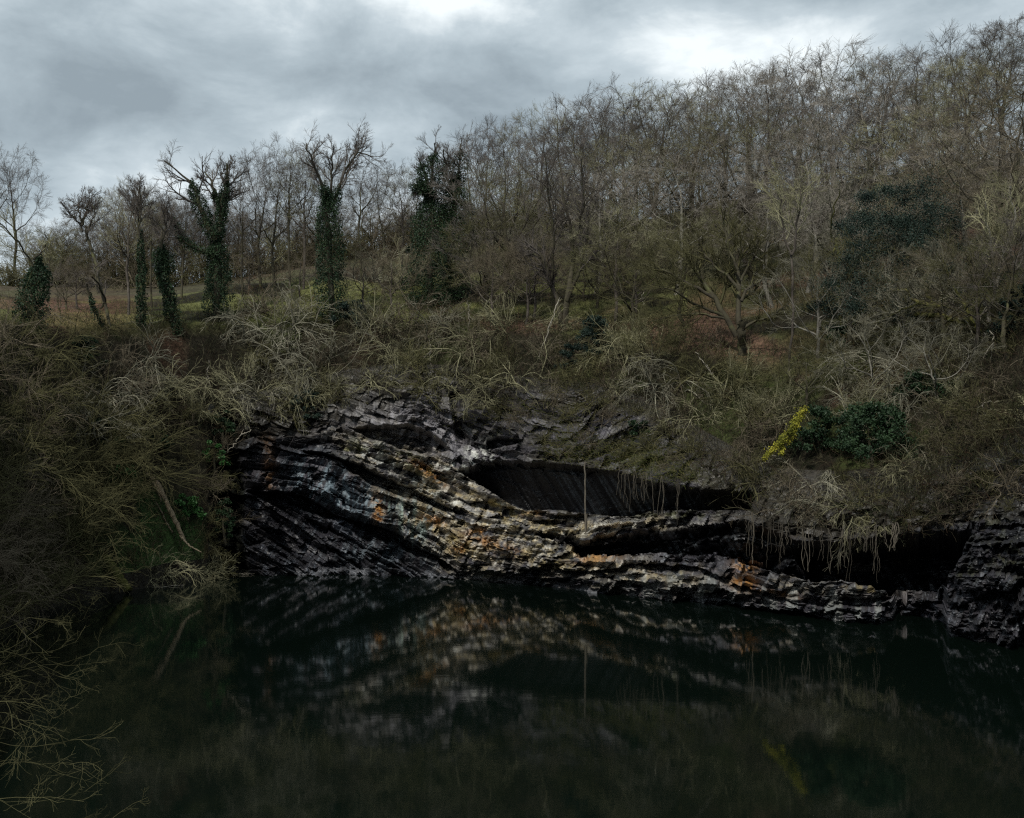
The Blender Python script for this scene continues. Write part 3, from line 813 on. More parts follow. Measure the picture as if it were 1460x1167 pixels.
# (trunk, limbs, angles, spread, materials ...) tall trees first, then low spreading ones
TP = [crown_tree('bare_tree', rng, 17, .34, .33, B_dark, T_dark, 760),
      crown_tree('bare_tree', rng, 17, .44, .27, B_dark, T_dark, 620, r=.2, fork=.40),
      crown_tree('bare_tree', rng, 17, .26, .40, B_dark, T_dark, 900, r=.3, fork=.22),
      crown_tree('bare_tree', rng, 17, .30, .36, B_grey, T_grey, 860, fork=.12, r=.2),
      crown_tree('bare_tree', rng, 17, .40, .31, B_grey, T_olive, 760, r=.22, fork=.34),
      crown_tree('bare_tree', rng, 17, .28, .42, B_pale, T_grey, 950, r=.2, fork=.18),
      crown_tree('bare_tree', rng, 17, .28, .36, B_dark, T_olive, 820, r=.22, fork=.12),
      crown_tree('bare_tree', rng, 17, .24, .42, B_dark, T_warm, 920, r=.3, fork=.2),
      crown_tree('bare_tree', rng, 17, .32, .36, B_pale, T_grey, 760, r=.18, fork=.2)]
LP = [crown_tree('bare_tree', rng, 8, .14, .62, B_dark, T_moss, 330, r=.2, fork=.12, tw=1.1),
      crown_tree('bare_tree', rng, 8, .10, .56, B_dark, T_dark, 330, r=.18, fork=.08, tw=1.2),
      crown_tree('bare_tree', rng, 8, .18, .52, B_grey, T_warm, 280, r=.16, fork=.16, tw=1.2),
      crown_tree('bare_tree', rng, 8, .12, .64, B_pale, T_pale, 260, r=.12, fork=.1)]
SP = [make_shrub(rng, 20, 3.0, 10, 70, -.06, T_pale), make_shrub(rng, 24, 3.2, 20, 80, -.13, T_pale),
      make_shrub(rng, 18, 3.2, 5, 60, -.02, T_olive), make_shrub(rng, 22, 3.0, 15, 75, -.10, T_olive),
      make_shrub(rng, 22, 2.8, 10, 75, -.08, T_moss), make_shrub(rng, 20, 3.2, 10, 65, -.05, T_warm),
      make_shrub(rng, 16, 3.4, 30, 85, -.16, T_pale, 8, 6)]
BP = [make_shrub(rng, 26, 4.6, 5, 65, -.03, T_moss, 7, 5, 'thicket_shrub'), make_shrub(rng, 26, 4.4, 10, 75, -.07, T_warm, 7, 5, 'thicket_shrub'),
      make_shrub(rng, 24, 4.6, 10, 70, -.05, T_moss, 7, 5, 'thicket_shrub')]
used = set()
ORDN = ['first', 'second', 'third', 'fourth', 'fifth', 'sixth', 'seventh', 'eighth', 'ninth', 'tenth', 'eleventh', 'twelfth', 'thirteenth', 'fourteenth', 'fifteenth', 'sixteenth']
PLACED = []       # (object, px, row) for labelling


def put(proto, pos, scale, rotz, group, row, px, tilt=0.0, roll=0.0, wide=1.0):
    key = proto.name
    if key not in used:
        used.add(key); o = proto
    else:
        o = dup(proto, (0, 0, 0), 0, (1, 1, 1), 'x')
    o.rotation_mode = 'ZYX'
    o.location = pos; o.rotation_euler = (tilt, roll, rotz); o.scale = (scale * wide, scale * wide, scale)
    o['group'] = group
    PLACED.append((o, px, row))
    return o


def tree_at(px, py, top, k, row, group, wide=1.0, low=False, roll=0.0):
    g = ground(px, py)
    hgt = (py - top) / F * g[1]
    pr, Ht = (LP if low else TP)[k % (len(LP) if low else len(TP))]
    return put(pr, g - np.array([0, 0, .15]), hgt / Ht / 1.0, random.random() * 6.28, group, row, px, 0, roll, wide)


GS, GW, GF = 'bare trees along the skyline', 'bare trees on the wooded slope', 'small bare trees far behind the field'
# skyline trees, left to right, from the photograph
for px, py, top, k, w in [(18, 405, 206, 0, .9), (-22, 410, 215, 1, 1), (185, 452, 255, 4, .9), (215, 440, 262, 1, .9), (258, 425, 268, 0, 1), (345, 425, 238, 1, .9),
        (372, 412, 212, 0, .9), (392, 405, 205, 2, .85), (412, 408, 198, 1, .9), (434, 412, 212, 4, .9), (452, 408, 214, 0, .9), (515, 402, 215, 1, .9), (545, 398, 235, 0, .9),
        (572, 392, 240, 4, 1), (592, 396, 232, 2, .9), (668, 385, 188, 0, 1.0), (694, 380, 178, 1, 1.0), (718, 442, 172, 2, 1.0), (752, 375, 170, 0, 1), (775, 372, 150, 4, 1), (826, 372, 158, 0, 1.1)]:
    tree_at(px, py, top, k, 'skyline', GS, w)
# the ridge on the right
TX, TY = [840, 900, 960, 1020, 1050, 1090, 1130, 1160, 1200, 1250, 1290, 1340, 1390, 1430, 1460, 1500], [150, 122, 116, 120, 98, 95, 108, 82, 76, 68, 62, 58, 60, 26, 10, 4]
for i, px in enumerate(np.linspace(852, 1478, 16)):
    px = px + random.uniform(-9, 9); sky = np.interp(px, [s[0] for s in ST], [s[8] for s in ST]) + 40 * sstep(850, 1150, np.array(px))
    tree_at(px, sky + random.uniform(4, 60), np.interp(px, TX, TY) - 4 + random.choice([-6, 0, 4, 10, 18, 28]), [3, 2, 6, 0, 5, 7, 3, 2, 8, 6, 0][i % 11], 'ridge', GS, random.uniform(1.15, 1.5))
# small far trees behind the field and in the gaps
for px in list(np.linspace(62, 640, 24)):
    px = px + random.uniform(-9, 9); sky = np.interp(px, [s[0] for s in ST], [s[8] for s in ST])
    tree_at(px, sky + random.uniform(2, 14), sky - random.uniform(45, 100), random.choice([0, 1, 2, 7]), 'far', GF, random.uniform(1.0, 1.3))
for px in (128, 150, 172, 190, 212, 232, 248, 268, 288, 306, 324, 342):
    sky = np.interp(px, [s[0] for s in ST], [s[8] for s in ST])
    tree_at(px + random.uniform(-5, 5), sky + random.uniform(2, 10), sky - random.uniform(95, 135), random.choice([0, 2, 7, 3]), 'far', GF, random.uniform(1.0, 1.3))
for px in np.linspace(60, 850, 40):                # a second line of trees over the brow
    px = px + random.uniform(-7, 7); sky = np.interp(px, [s[0] for s in ST], [s[8] for s in ST])
    a_ = math.atan((px - CX) / F); k_ = knots(np.array([a_]))[0]; r_ = k_[5, 0] + random.uniform(6, 26); z_ = np.interp(r_, k_[5:7, 0], k_[5:7, 1])
    pos = np.array([r_ * math.sin(a_), r_ * math.cos(a_), z_ - .2]); pr, Ht = TP[random.choice([0, 1, 2, 3, 7])]
    put(pr, pos, random.uniform(80, 130) / F * pos[1] / Ht, random.random() * 6.28, GF, 'far', px, 0, 0, random.uniform(1.0, 1.35))
for i, px in enumerate(np.linspace(850, 1485, 12)):   # lower growth filling in under the ridge crowns
    px = px + random.uniform(-9, 9); sky = np.interp(px, [s[0] for s in ST], [s[8] for s in ST]) + 40 * sstep(850, 1150, np.array(px))
    tree_at(px, sky + random.uniform(8, 60), sky - random.uniform(10, 45), [6, 6, 7, 3, 5, 6][i % 6], 'ridge', GS, random.uniform(1.4, 1.8))
# big trees rising from the middle of the slope
for i, (px, py, top, k, w) in enumerate([(868, 400, 165, 2, 1.0), (905, 410, 190, 6, 1.1), (938, 380, 150, 0, 1.1), (965, 420, 215, 5, 1.1), (1000, 400, 170, 7, 1.0), (1035, 395, 205, 7, 1.1), (1078, 400, 160, 6, 1.15), (1100, 440, 250, 5, 1.1), (1150, 420, 190, 8, 1.1), (1178, 390, 150, 2, 1.0),
        (1222, 380, 140, 5, 1.2), (1265, 360, 130, 0, 1.1), (1300, 385, 165, 6, 1.2), (1345, 350, 120, 2, 1.1), (1372, 400, 180, 8, 1.15), (1400, 350, 110, 6, 1.1), (1446, 390, 118, 2, 1.0), (1475, 420, 100, 7, 1.2), (1330, 430, 235, 7, 1.0), (1195, 440, 260, 8, 1.0), (985, 470, 300, 6, 1.1), (880, 460, 290, 4, 1.1), (735, 420, 225, 6, 1.0), (850, 420, 230, 5, 1.0), (690, 420, 240, 4, 1)]):
    tree_at(px, py, top, k, 'slope', GW, w * 1.35)
# trees down the wooded slope
done = []
def spread(n, x0, x1, f0, f1, gap, tries=400):
    out = []
    for _ in range(tries):
        px = random.uniform(x0, x1)
        top = np.interp(px, [s[0] for s in ST], [s[8] for s in ST]) + 10; bot = np.interp(px, [s[0] for s in ST], [s[4] for s in ST])
        py = top + (bot - top) * random.uniform(f0, f1)
        if all((px - a) ** 2 + (1.5 * (py - b_)) ** 2 > gap ** 2 for a, b_ in done):
            done.append((px, py)); out.append((px, py))
        if len(out) >= n: break
    return out
for px, py in spread(18, 850, 1490, .0, .75, 34, 3000):
    tree_at(px, py, py - random.uniform(110, 190), random.choice([0, 1, 3, 4, 4, 5, 6, 6, 8]), 'slope', GW, random.uniform(.9, 1.2))
for px, py in spread(12, 640, 1480, .45, .98, 38, 2000):
    tree_at(px, py, py - random.uniform(80, 130), random.choice([0, 1, 2, 0, 1, 3]), 'slope', GW, random.uniform(.95, 1.25), True)
for px, py, top, k, w in [(690, 440, 305, 1, 1.1), (560, 445, 345, 2, 1.1), (520, 440, 350, 2, 1.1), (760, 455, 330, 2, 1.1), (850, 440, 310, 1, 1.1), (905, 455, 330, 2, 1.1), (430, 430, 350, 2, 1.1), (355, 420, 340, 2, 1), (70, 430, 326, 0, 1.2), (110, 440, 362, 2, 1.2), (95, 440, 365, 1, 1), (1245, 470, 330, 3, 1.3), (1300, 455, 320, 3, 1.3), (1215, 440, 320, 3, 1.2), (1340, 470, 350, 3, 1.2), (1165, 475, 360, 3, 1.1)]:
    tree_at(px, py, top, k, 'slope', GW, w, True)

for i, (px, py, top, k, w) in enumerate([(700, 455, 300, 0, 1.0), (748, 464, 335, 2, 1.1), (905, 480, 310, 0, 1.1), (1165, 512, 345, 3, 1.0), (1218, 500, 330, 0, 1.1), (1288, 505, 350, 3, 1.0), (1338, 508, 340, 0, 1.1), (1388, 500, 320, 2, 1.1), (1440, 508, 320, 0, 1.1), (1478, 480, 290, 1, 1.1), (1240, 560, 440, 3, 1.1), (1330, 580, 450, 3, 1.1), (1150, 590, 470, 0, 1.0), (930, 560, 440, 0, 1.1)]):
    tree_at(px, py, top, k, 'slope', GW, w, True)

# ------------------------------------------------------------------ single trees one can tell apart
def px_limbs(base, Y, polys, rng, jit=.35, n=11):
    """Limbs drawn as (px, py, width px) chains become 3D chains around depth Y."""
    out = []
    for poly in polys:
        a = np.array(poly, float); s = np.concatenate([[0], np.cumsum(np.hypot(*np.diff(a[:, :2], axis=0).T))]); t = np.linspace(0, s[-1], n)
        q = np.stack([np.interp(t, s, a[:, k]) for k in range(3)], -1)
        dy = np.cumsum(rng.normal(size=n) * jit) * (t / max(s[-1], 1)) + rng.normal() * jit * 2 * (t / max(s[-1], 1))
        depth = Y + dy
        q[:, :2] += rng.normal(size=(n, 2)) * .9 * (t > 0)[:, None]
        pts = np.stack([(q[:, 0] - CX) / F * Y, depth, H - (q[:, 1] - CY) / F * Y], -1)
        out.append((pts, q[:, 2] * .5 / F * Y))
    return out


def single_tree(name, label, base, polys, mt, mc, rng, ivy=(), twig=None, dens=1.0, ivysize=.13, Y=None):
    g = ground(*base); Y = Y or g[1]
    root = thing(name, label, 'tree', None, tuple(g))
    L_ = px_limbs(base, Y, polys, rng)
    for k, (p, r) in enumerate(L_):
        p = p - g
        if k == 0: p[0, 2] -= .4
        v, f = tubes([(p[None], r[None], 8)]); mesh_obj('trunk' if k == 0 else 'limb', v, f, mt, root, True)
    if twig is None: twig = [(int(11 * dens), .25, 1, 24, 56, .46, 7, .15, .06, 4, .015), (9, .2, 1, 20, 52, .53, 6, .14, .03, 3, .0095), (8, .2, 1, 18, 48, .52, 4, .13, .02, 3, .0068)]
    lp = np.stack([p - g for p, r in L_[1:] or L_]); lr = np.stack([r for p, r in L_[1:] or L_])
    ln = np.linalg.norm(np.diff(lp, axis=1), axis=-1).sum(1)
    if dens > 0:
        v, f = tubes(twigs_on((lp, lr, np.minimum(ln, 7)), rng, twig)); mesh_obj('crown', v, f, mc, root, True)
    if ivy:
        cs, outs = [], []
        for k, t0, t1, rad, n in ivy:
            p, r = L_[k]; p = p - g
            n = int(n * 1.9); t = (t0 + (t1 - t0) * rng.random(n)) * (len(p) - 1); i = np.clip(t.astype(int), 0, len(p) - 2); f = (t - i)[:, None]
            c = p[i] * (1 - f) + p[i + 1] * f
            u = (t / (len(p) - 1) - t0) / max(t1 - t0, 1e-6)
            a = rng.random(n) * 2 * np.pi
            lump = .55 + .8 * vnoise(t * 1.3 + k * 7, a * 1.2, 77)
            R_ = rad / F * Y * .5 * lump * np.clip(4 * (1 - u), .25, 1) * np.sqrt(rng.random(n)) ** .6
            o_ = np.stack([np.cos(a), np.sin(a), 0 * a], -1)
            cs.append(c + o_ * R_[:, None] + np.stack([0 * a, 0 * a, rng.normal(size=n) * .2], -1)); outs.append(o_ * .8)
        v, f = leaves(np.concatenate(cs), ivysize, rng, .5, np.concatenate(outs)); mesh_obj('ivy', v, f, IVY, root)
    return root


r2 = np.random.default_rng(4)
single_tree('ivy_clad_tree', 'forked tree thickly clad in dark ivy, standing alone on the grassy field edge', (310, 458),
    [[(310, 458, 8), (308, 410, 13), (306, 370, 12), (308, 345, 10), (309, 335, 9)], [(309, 340, 9), (316, 310, 8), (320, 280, 7), (322, 262, 5), (327, 235, 2.5)],
     [(308, 342, 9), (296, 318, 8), (288, 295, 6), (280, 268, 4), (262, 252, 2.5), (245, 240, 1.6)], [(318, 300, 6), (303, 275, 5), (296, 250, 3), (285, 240, 1.6)], [(306, 366, 6), (285, 358, 5), (262, 345, 4), (255, 325, 3), (248, 310, 1.6)],
     [(322, 262, 3), (314, 248, 2), (318, 232, 1.4)]],
    B_dark, T_dark, r2, [(0, .1, 1, 40, 3600), (1, 0, .85, 20, 1500), (2, 0, .7, 24, 1500), (3, 0, .5, 14, 700), (4, 0, .9, 14, 800)], dens=.7)
single_tree('ivy_clad_tree', 'tall ivy-clad trunk with bare forked top rising behind pale shrubs', (474, 462),
    [[(474, 462, 9), (472, 400, 9), (471, 340, 8), (470, 295, 7), (471, 280, 6)], [(472, 300, 5), (486, 268, 4), (494, 240, 3), (512, 222, 2.2), (535, 232, 1.4)], [(470, 290, 5), (460, 262, 4), (448, 235, 3), (440, 212, 1.6)], [(494, 250, 3), (503, 225, 2.4), (516, 198, 1.4)], [(472, 282, 4), (472, 250, 3), (478, 215, 1.5)]],
    B_dark, T_dark, r2, [(0, .05, 1, 46, 5000), (1, 0, .3, 22, 500), (2, 0, .3, 22, 500)])
single_tree('ivy_clad_tree', 'left of the twin ivy-smothered trunks on the slope, leaning with a dark broad sleeve', (612, 436),
    [[(614, 436, 9), (612, 390, 9), (616, 340, 8), (614, 290, 7), (610, 262, 5)], [(610, 275, 5), (600, 262, 4), (588, 272, 2)], [(614, 280, 5), (618, 245, 3), (622, 218, 1.6)], [(611, 270, 4), (604, 240, 3), (596, 222, 1.5)]],
    B_dark, T_dark, r2, [(0, .0, 1, 78, 8200), (1, 0, 1, 26, 900), (2, 0, .8, 40, 1300), (3, 0, .7, 30, 700)], dens=.7)
single_tree('ivy_clad_tree', 'right of the twin ivy-smothered trunks on the slope, taller and darker', (640, 430),
    [[(638, 430, 9), (640, 380, 9), (645, 330, 8), (648, 290, 7), (650, 255, 5)], [(650, 270, 4), (655, 242, 3), (658, 215, 1.6)], [(648, 280, 4), (638, 250, 3), (634, 222, 1.5)]],
    B_dark, T_dark, r2, [(0, 0, 1, 66, 7600), (1, 0, .8, 30, 900), (2, 0, .8, 32, 900)], dens=.7)
single_tree('leaning_tree', 'slender bare tree leaning left over the field edge with bushy top', (156, 468),
    [[(158, 470, 5), (148, 430, 5), (136, 385, 4.6), (122, 345, 4.2), (117, 320, 4)], [(117, 322, 4), (118, 300, 3), (122, 275, 1.4)], [(118, 330, 3), (108, 312, 2.4), (98, 305, 1.3)], [(117, 318, 3), (110, 290, 2.2), (104, 276, 1.3)], [(122, 345, 3), (130, 315, 2), (130, 290, 1.2)]], B_dark, T_dark, r2, dens=1.0)
single_tree('forked_stem_tree', 'crooked double-stemmed thin tree beside the foot of the leaning tree', (146, 466), [[(146, 466, 4), (143, 440, 4), (140, 415, 3.4)], [(143, 440, 3), (152, 428, 3), (150, 405, 2)], [(140, 418, 3), (133, 395, 2), (134, 372, 1.3)]], B_dark, T_dark, r2, [(0, 0, .8, 9, 250)], dens=.5)
single_tree('ivy_clad_tree', 'narrow straight ivy-wrapped trunk left of the leaning ivy trunk', (203, 468), [[(203, 470, 6), (202, 420, 6), (200, 370, 5), (198, 330, 4)], [(198, 332, 3.5), (204, 300, 2.6), (210, 275, 1.4)], [(198, 335, 3.5), (188, 305, 2.5), (182, 278, 1.4)], [(198, 330, 3), (197, 300, 2.4), (196, 268, 1.3)]], B_dark, T_dark, r2, [(0, .02, 1, 15, 1800)])
single_tree('ivy_clad_tree', 'ivy trunk leaning left with bulky top, just left of the forked ivy tree', (250, 478), [[(253, 482, 7), (244, 445, 6.5), (234, 405, 6), (230, 370, 5), (230, 352, 4)], [(230, 355, 3.5), (238, 325, 2.6), (236, 295, 1.4)], [(230, 358, 3), (222, 330, 2.4), (218, 300, 1.3)]], B_dark, T_dark, r2, [(0, .02, 1, 22, 2800), (0, .75, 1, 34, 900)])
single_tree('ivy_clad_tree', 'squat ivy-covered trunk in the thicket at the far left of the field', (42, 470), [[(42, 474, 8), (42, 430, 8), (46, 395, 7), (48, 365, 5)], [(48, 370, 3), (56, 345, 2.2), (60, 330, 1.3)], [(47, 380, 3), (38, 350, 2.2), (34, 335, 1.3)]], B_dark, T_olive, r2, [(0, 0, 1, 44, 3200)], dens=.6)
single_tree('many_stemmed_tree', 'dark many-stemmed tree with thick crooked trunks on the grassy slope', (805, 466), [[(803, 468, 9), (806, 440, 9), (812, 405, 8), (818, 370, 6), (815, 320, 4)], [(800, 462, 7), (794, 425, 7), (784, 395, 6), (774, 370, 5), (755, 345, 2.4)], [(808, 430, 6), (826, 385, 4.5), (838, 340, 3), (842, 300, 1.6)], [(786, 400, 4), (790, 350, 3.4), (782, 290, 2.4), (776, 235, 1.3)], [(817, 350, 4), (806, 290, 3), (798, 215, 2), (795, 165, 1.2)], [(816, 360, 3.4), (832, 300, 2.6), (826, 240, 1.6)], [(776, 372, 3), (762, 362, 2.4), (742, 358, 1.4)]], B_dark, T_dark, r2, dens=1.1)
single_tree('spreading_tree', 'big dark spreading tree with many crooked limbs low on the wooded slope', (1058, 505), [[(1058, 508, 13), (1056, 490, 12), (1050, 465, 10)], [(1050, 480, 8), (1034, 450, 8), (1015, 420, 7), (1000, 390, 6), (990, 375, 4), (965, 350, 2)], [(1056, 488, 9), (1056, 450, 8), (1055, 420, 7), (1058, 380, 6), (1054, 330, 4), (1050, 300, 2)], [(1034, 452, 5), (1005, 440, 4), (975, 428, 3), (935, 412, 1.6)], [(1016, 424, 5), (985, 405, 4), (955, 388, 3), (915, 375, 1.5)], [(1057, 430, 5), (1066, 412, 4), (1090, 395, 3), (1120, 372, 1.5)], [(1054, 415, 5), (1040, 395, 4), (1012, 365, 3), (1000, 330, 1.5)], [(1056, 470, 5), (1072, 462, 4), (1090, 455, 3), (1115, 440, 1.4)], [(1057, 400, 4), (1075, 370, 3), (1085, 335, 1.5)], [(1052, 385, 4), (1035, 345, 3), (1030, 305, 1.5)], [(1036, 455, 4), (1000, 448, 3), (958, 452, 2), (925, 460, 1.3)]], B_dark, T_moss, r2, dens=1.0)
single_tree('pale_forked_tree', 'slender pale-barked tree that forks high up, right of the spreading tree', (1124, 528), [[(1124, 530, 3.6), (1126, 470, 3.5), (1128, 410, 3.4), (1129, 362, 3.4)], [(1129, 364, 3.6), (1134, 345, 3.4), (1134, 300, 2.6), (1138, 262, 1.4)], [(1129, 364, 3), (1122, 340, 2.6), (1118, 300, 2), (1112, 265, 1.3)]], B_grey, T_olive, r2, dens=1.1)
single_tree('pale_forked_tree', 'pale-trunked tree with two upright stems near the right edge of the wood', (1412, 470), [[(1414, 472, 7), (1416, 440, 6.5), (1420, 410, 6)], [(1420, 412, 5), (1426, 375, 4.4), (1430, 330, 3), (1432, 280, 1.6)], [(1418, 420, 5), (1408, 375, 4), (1395, 335, 3), (1386, 300, 1.5)], [(1424, 385, 3), (1442, 350, 2.2), (1455, 310, 1.3)]], B_pale, T_olive, r2, dens=1.1)
single_tree('fallen_limb_tree', 'leaning tree whose mossy lit bough reaches left under the evergreen', (1398, 472), [[(1400, 474, 9), (1394, 466, 9), (1382, 458, 8), (1360, 450, 8), (1335, 436, 7)], [(1335, 436, 6), (1318, 430, 5), (1300, 412, 3.4), (1285, 405, 2)], [(1340, 438, 5), (1328, 420, 4), (1326, 400, 2)], [(1318, 430, 3), (1290, 440, 2.2), (1262, 455, 1.3)], [(1388, 462, 5), (1375, 425, 4.4), (1358, 395, 3.4), (1345, 360, 2)]], MOSSW, T_pale, r2, dens=1.0, Y=ground(1398, 472)[1] - 1)
single_tree('moss_trunk_tree', 'thin moss-green trunk standing against the dark evergreen', (1196, 470), [[(1204, 500, 5), (1200, 460, 5), (1194, 420, 4.6), (1190, 385, 4), (1186, 345, 3)], [(1190, 385, 3), (1178, 360, 2.4), (1160, 345, 1.4)], [(1188, 360, 3), (1200, 335, 2.2), (1215, 315, 1.3)], [(1186, 345, 2.6), (1180, 315, 2), (1182, 285, 1.2)]], MOSSW, T_pale, r2, dens=1.0)

# ------------------------------------------------------------------ evergreens: a short trunk and a leafy crown of separate clumps
def evergreen(label, px, py, w, h, rng, mat=HOLLY, n=5200, size=.15, name='evergreen_bush', clumps=16):
    g = ground(px, py); Y = g[1]; k = Y / F
    root = thing(name, label, 'bush', None, tuple(g))
    tp = grow(np.array([[0, 0, -.4]]), np.array([[0, 0, 1.0]]), np.array([h * k * .75]), 8, .08, .03, rng); tr = taper(1, 9, .12, .04)
    v, f = tubes([(tp, tr, 6)]); mesh_obj('trunk', v, f, B_dark, root, True)
    cs = []
    clumps = int(clumps * 3.2)
    for q in range(clumps):
        c = np.array([rng.uniform(-.5, .5) * w * k, rng.uniform(-.4, .4) * w * k, rng.uniform(.08, .92) * h * k]); c[:2] *= 1.15 - .75 * (c[2] / (h * k))
        s = np.array([1, .9, .7]) * w * k * rng.uniform(.05, .17)
        m = int(n * 2.4) // clumps; d = unit(rng.normal(size=(m, 3))) * (rng.random(m) ** .75)[:, None]
        cs.append(c + d * s * (.7 + .6 * rng.random((m, 1))))
    v, f = leaves(np.concatenate(cs), size * .6, rng, .3); mesh_obj('crown', v, f, mat, root)
    return root
evergreen('blue-green holly bush at the slope foot below the many-stemmed tree', 848, 515, 56, 66, r2)
evergreen('low dark holly bush joining the blue-green holly on its left side', 815, 530, 44, 40, r2, n=2800, clumps=9)
evergreen('tall dark evergreen tree hidden behind pale branches at the right of the wood', 1285, 482, 235, 235, r2, n=26000, name='evergreen_tree', clumps=40)
evergreen('dim evergreen tree high in the wood above the tall evergreen', 1240, 300, 100, 110, r2, n=6000, name='evergreen_tree', clumps=18)
evergreen('dark evergreen right of the tall evergreen and behind the mossy bough', 1345, 400, 80, 110, r2, n=6500, name='evergreen_tree', clumps=18)
evergreen('grey-green evergreen thicket above the grassy slope, right of the many-stemmed tree', 885, 375, 62, 110, r2, n=6000, name='evergreen_tree', clumps=16)
evergreen('round ivy bush glossy green on a stump right of the pale forked tree', 1194, 505, 36, 40, r2, IVY, 2600, .2, 'ivy_bush', 8)
evergreen('dark ivy mass trailing over the bank right of the yellow mossy bough', 1245, 668, 130, 92, r2, IVY, 6500, .22, 'ivy_bush', 16)
evergreen('dark ivy mass close behind the yellow mossy bough', 1172, 655, 80, 74, r2, IVY, 3600, .22, 'ivy_bush', 12)
evergreen('ivy clump in the deep shade under the leaning tree', 1320, 575, 80, 46, r2, IVY, 3600, .22, 'ivy_bush', 12)
for lab, x_, y_, w_, h_, n_ in (('ivy patch on the left bank above the pale shrub, under the field rim', 120, 520, 50, 40, 2000), ('ivy patch in the dark hollow midway down the left bank', 150, 640, 50, 44, 2200), ('mossy ivy clump on the left bank just above the dead log', 225, 650, 44, 36, 1800), ('ivy trailing in the dark gully left of the cliff, near its top', 318, 625, 36, 46, 1800), ('ivy trailing in the dark gully left of the cliff, near the water', 322, 770, 34, 60, 2000)):
    evergreen(lab, x_, y_, w_, h_, r2, IVY, n_, .2, 'ivy_bush', 8)
evergreen('small ivy patch on the earthy slope above the striped hollow', 912, 622, 36, 22, r2, IVY, 1400, .18, 'ivy_bush', 6)
evergreen('green fern clump on the left bank beside the leaning dead log', 268, 740, 44, 34, r2, mat_leaf('fern_green', (.02, .06, .015), (.04, .11, .03), 2), 1500, .3, 'fern_clump', 8)
evergreen('green fern clump on the left bank, left of the leaning dead log', 172, 705, 50, 46, r2, bpy.data.materials['fern_green'], 1500, .3, 'fern_clump', 8)
evergreen('green fern clump in the gully where the bank meets the cliff', 306, 668, 30, 40, r2, bpy.data.materials['fern_green'], 1000, .3, 'fern_clump', 6)
evergreen('dull green bush on the rock edge at the top left of the cliff', 436, 600, 46, 44, r2, HOLLY, 2200, .22, 'evergreen_bush', 9)
evergreen('evergreen patch at the foot of the tall ivy-clad trunk', 502, 470, 52, 44, r2, HOLLY, 2400, .22, 'evergreen_bush', 9)
evergreen('dark bush on the upper slope beside the pale two-stemmed tree', 1450, 480, 70, 70, r2, HOLLY, 3500, .24, 'evergreen_bush', 10)

# ------------------------------------------------------------------ shrubs
GB, GL, GX = 'bare shrubs on the slope above the cliff', 'tangled thicket shrubs on the left bank', 'pale drooping shrubs over the cave'
def shrub_at(px, py, wpx, k, row, group, tilt=.35, thick=False):
    g = ground(px, py); pr = (BP if thick else SP)[k % (3 if thick else 7)]
    sc = wpx / F * g[1] / (6.2 if thick else 4.2)
    return put(pr, g - np.array([0, 0, .05]), sc, random.random() * 6.28, group, row, px, tilt + random.uniform(-.12, .12), random.uniform(-.15, .15))
# prominent pale ones from the photograph
for px, py, w, k in [(412, 465, 100, 0), (395, 480, 120, 1), (445, 535, 120, 1), (525, 470, 80, 0), (560, 415, 90, 2), (525, 400, 90, 0), (575, 470, 100, 5), (365, 560, 90, 1), (335, 470, 60, 0), (640, 480, 90, 0), (690, 500, 110, 3), (725, 470, 80, 2),
        (650, 540, 100, 3), (590, 530, 100, 4), (540, 545, 80, 3), (740, 540, 110, 3), (790, 520, 70, 5), (905, 500, 120, 3), (955, 545, 130, 6), (1000, 590, 90, 3), (1010, 540, 100, 4), (925, 470, 80, 4), (880, 560, 80, 5), (1060, 560, 110, 4), (470, 570, 90, 4), (420, 570, 90, 3), (1085, 600, 90, 4), (700, 570, 70, 3), (610, 560, 70, 4)]:
    shrub_at(px, py, w, k, 'slope', GB)
for px, py, w, k in [(1285, 520, 150, 6), (1295, 560, 110, 1), (1215, 560, 90, 1), (1180, 530, 80, 6), (1410, 480, 100, 6), (1350, 545, 90, 3), (1295, 625, 110, 1), (1150, 680, 110, 6), (1190, 728, 100, 6), (1240, 720, 90, 4), (1300, 670, 90, 3), (1340, 640, 70, 4), (1265, 745, 60, 3), (1085, 690, 90, 4), (1065, 665, 70, 4), (1380, 600, 90, 4), (1430, 560, 90, 5), (1400, 640, 60, 5), (1450, 610, 80, 4), (1240, 600, 90, 1), (1130, 590, 70, 3)]:
    shrub_at(px, py, w, k, 'cave', GX, .6)
for px, py, w, k in [(1318, 690, 60, 4), (1362, 702, 60, 5), (1405, 690, 70, 4), (1445, 700, 70, 5), (1300, 738, 44, 4), (1345, 742, 40, 5), (1438, 730, 50, 4), (1390, 735, 44, 5), (1470, 660, 70, 4), (1375, 655, 70, 4), (1330, 650, 60, 5)]:
    shrub_at(px, py, w, k, 'cave', GX, .5)
for px, py, w, k in [(745, 600, 44, 5), (775, 628, 36, 4), (812, 596, 50, 4), (838, 632, 40, 5), (868, 604, 50, 5), (900, 592, 50, 4), (925, 640, 44, 4), (790, 578, 50, 5), (850, 575, 60, 4), (955, 618, 56, 4), (715, 588, 44, 4), (960, 665, 40, 5), (890, 640, 36, 4)]:
    shrub_at(px, py, w, k, 'slope', GB, .5)
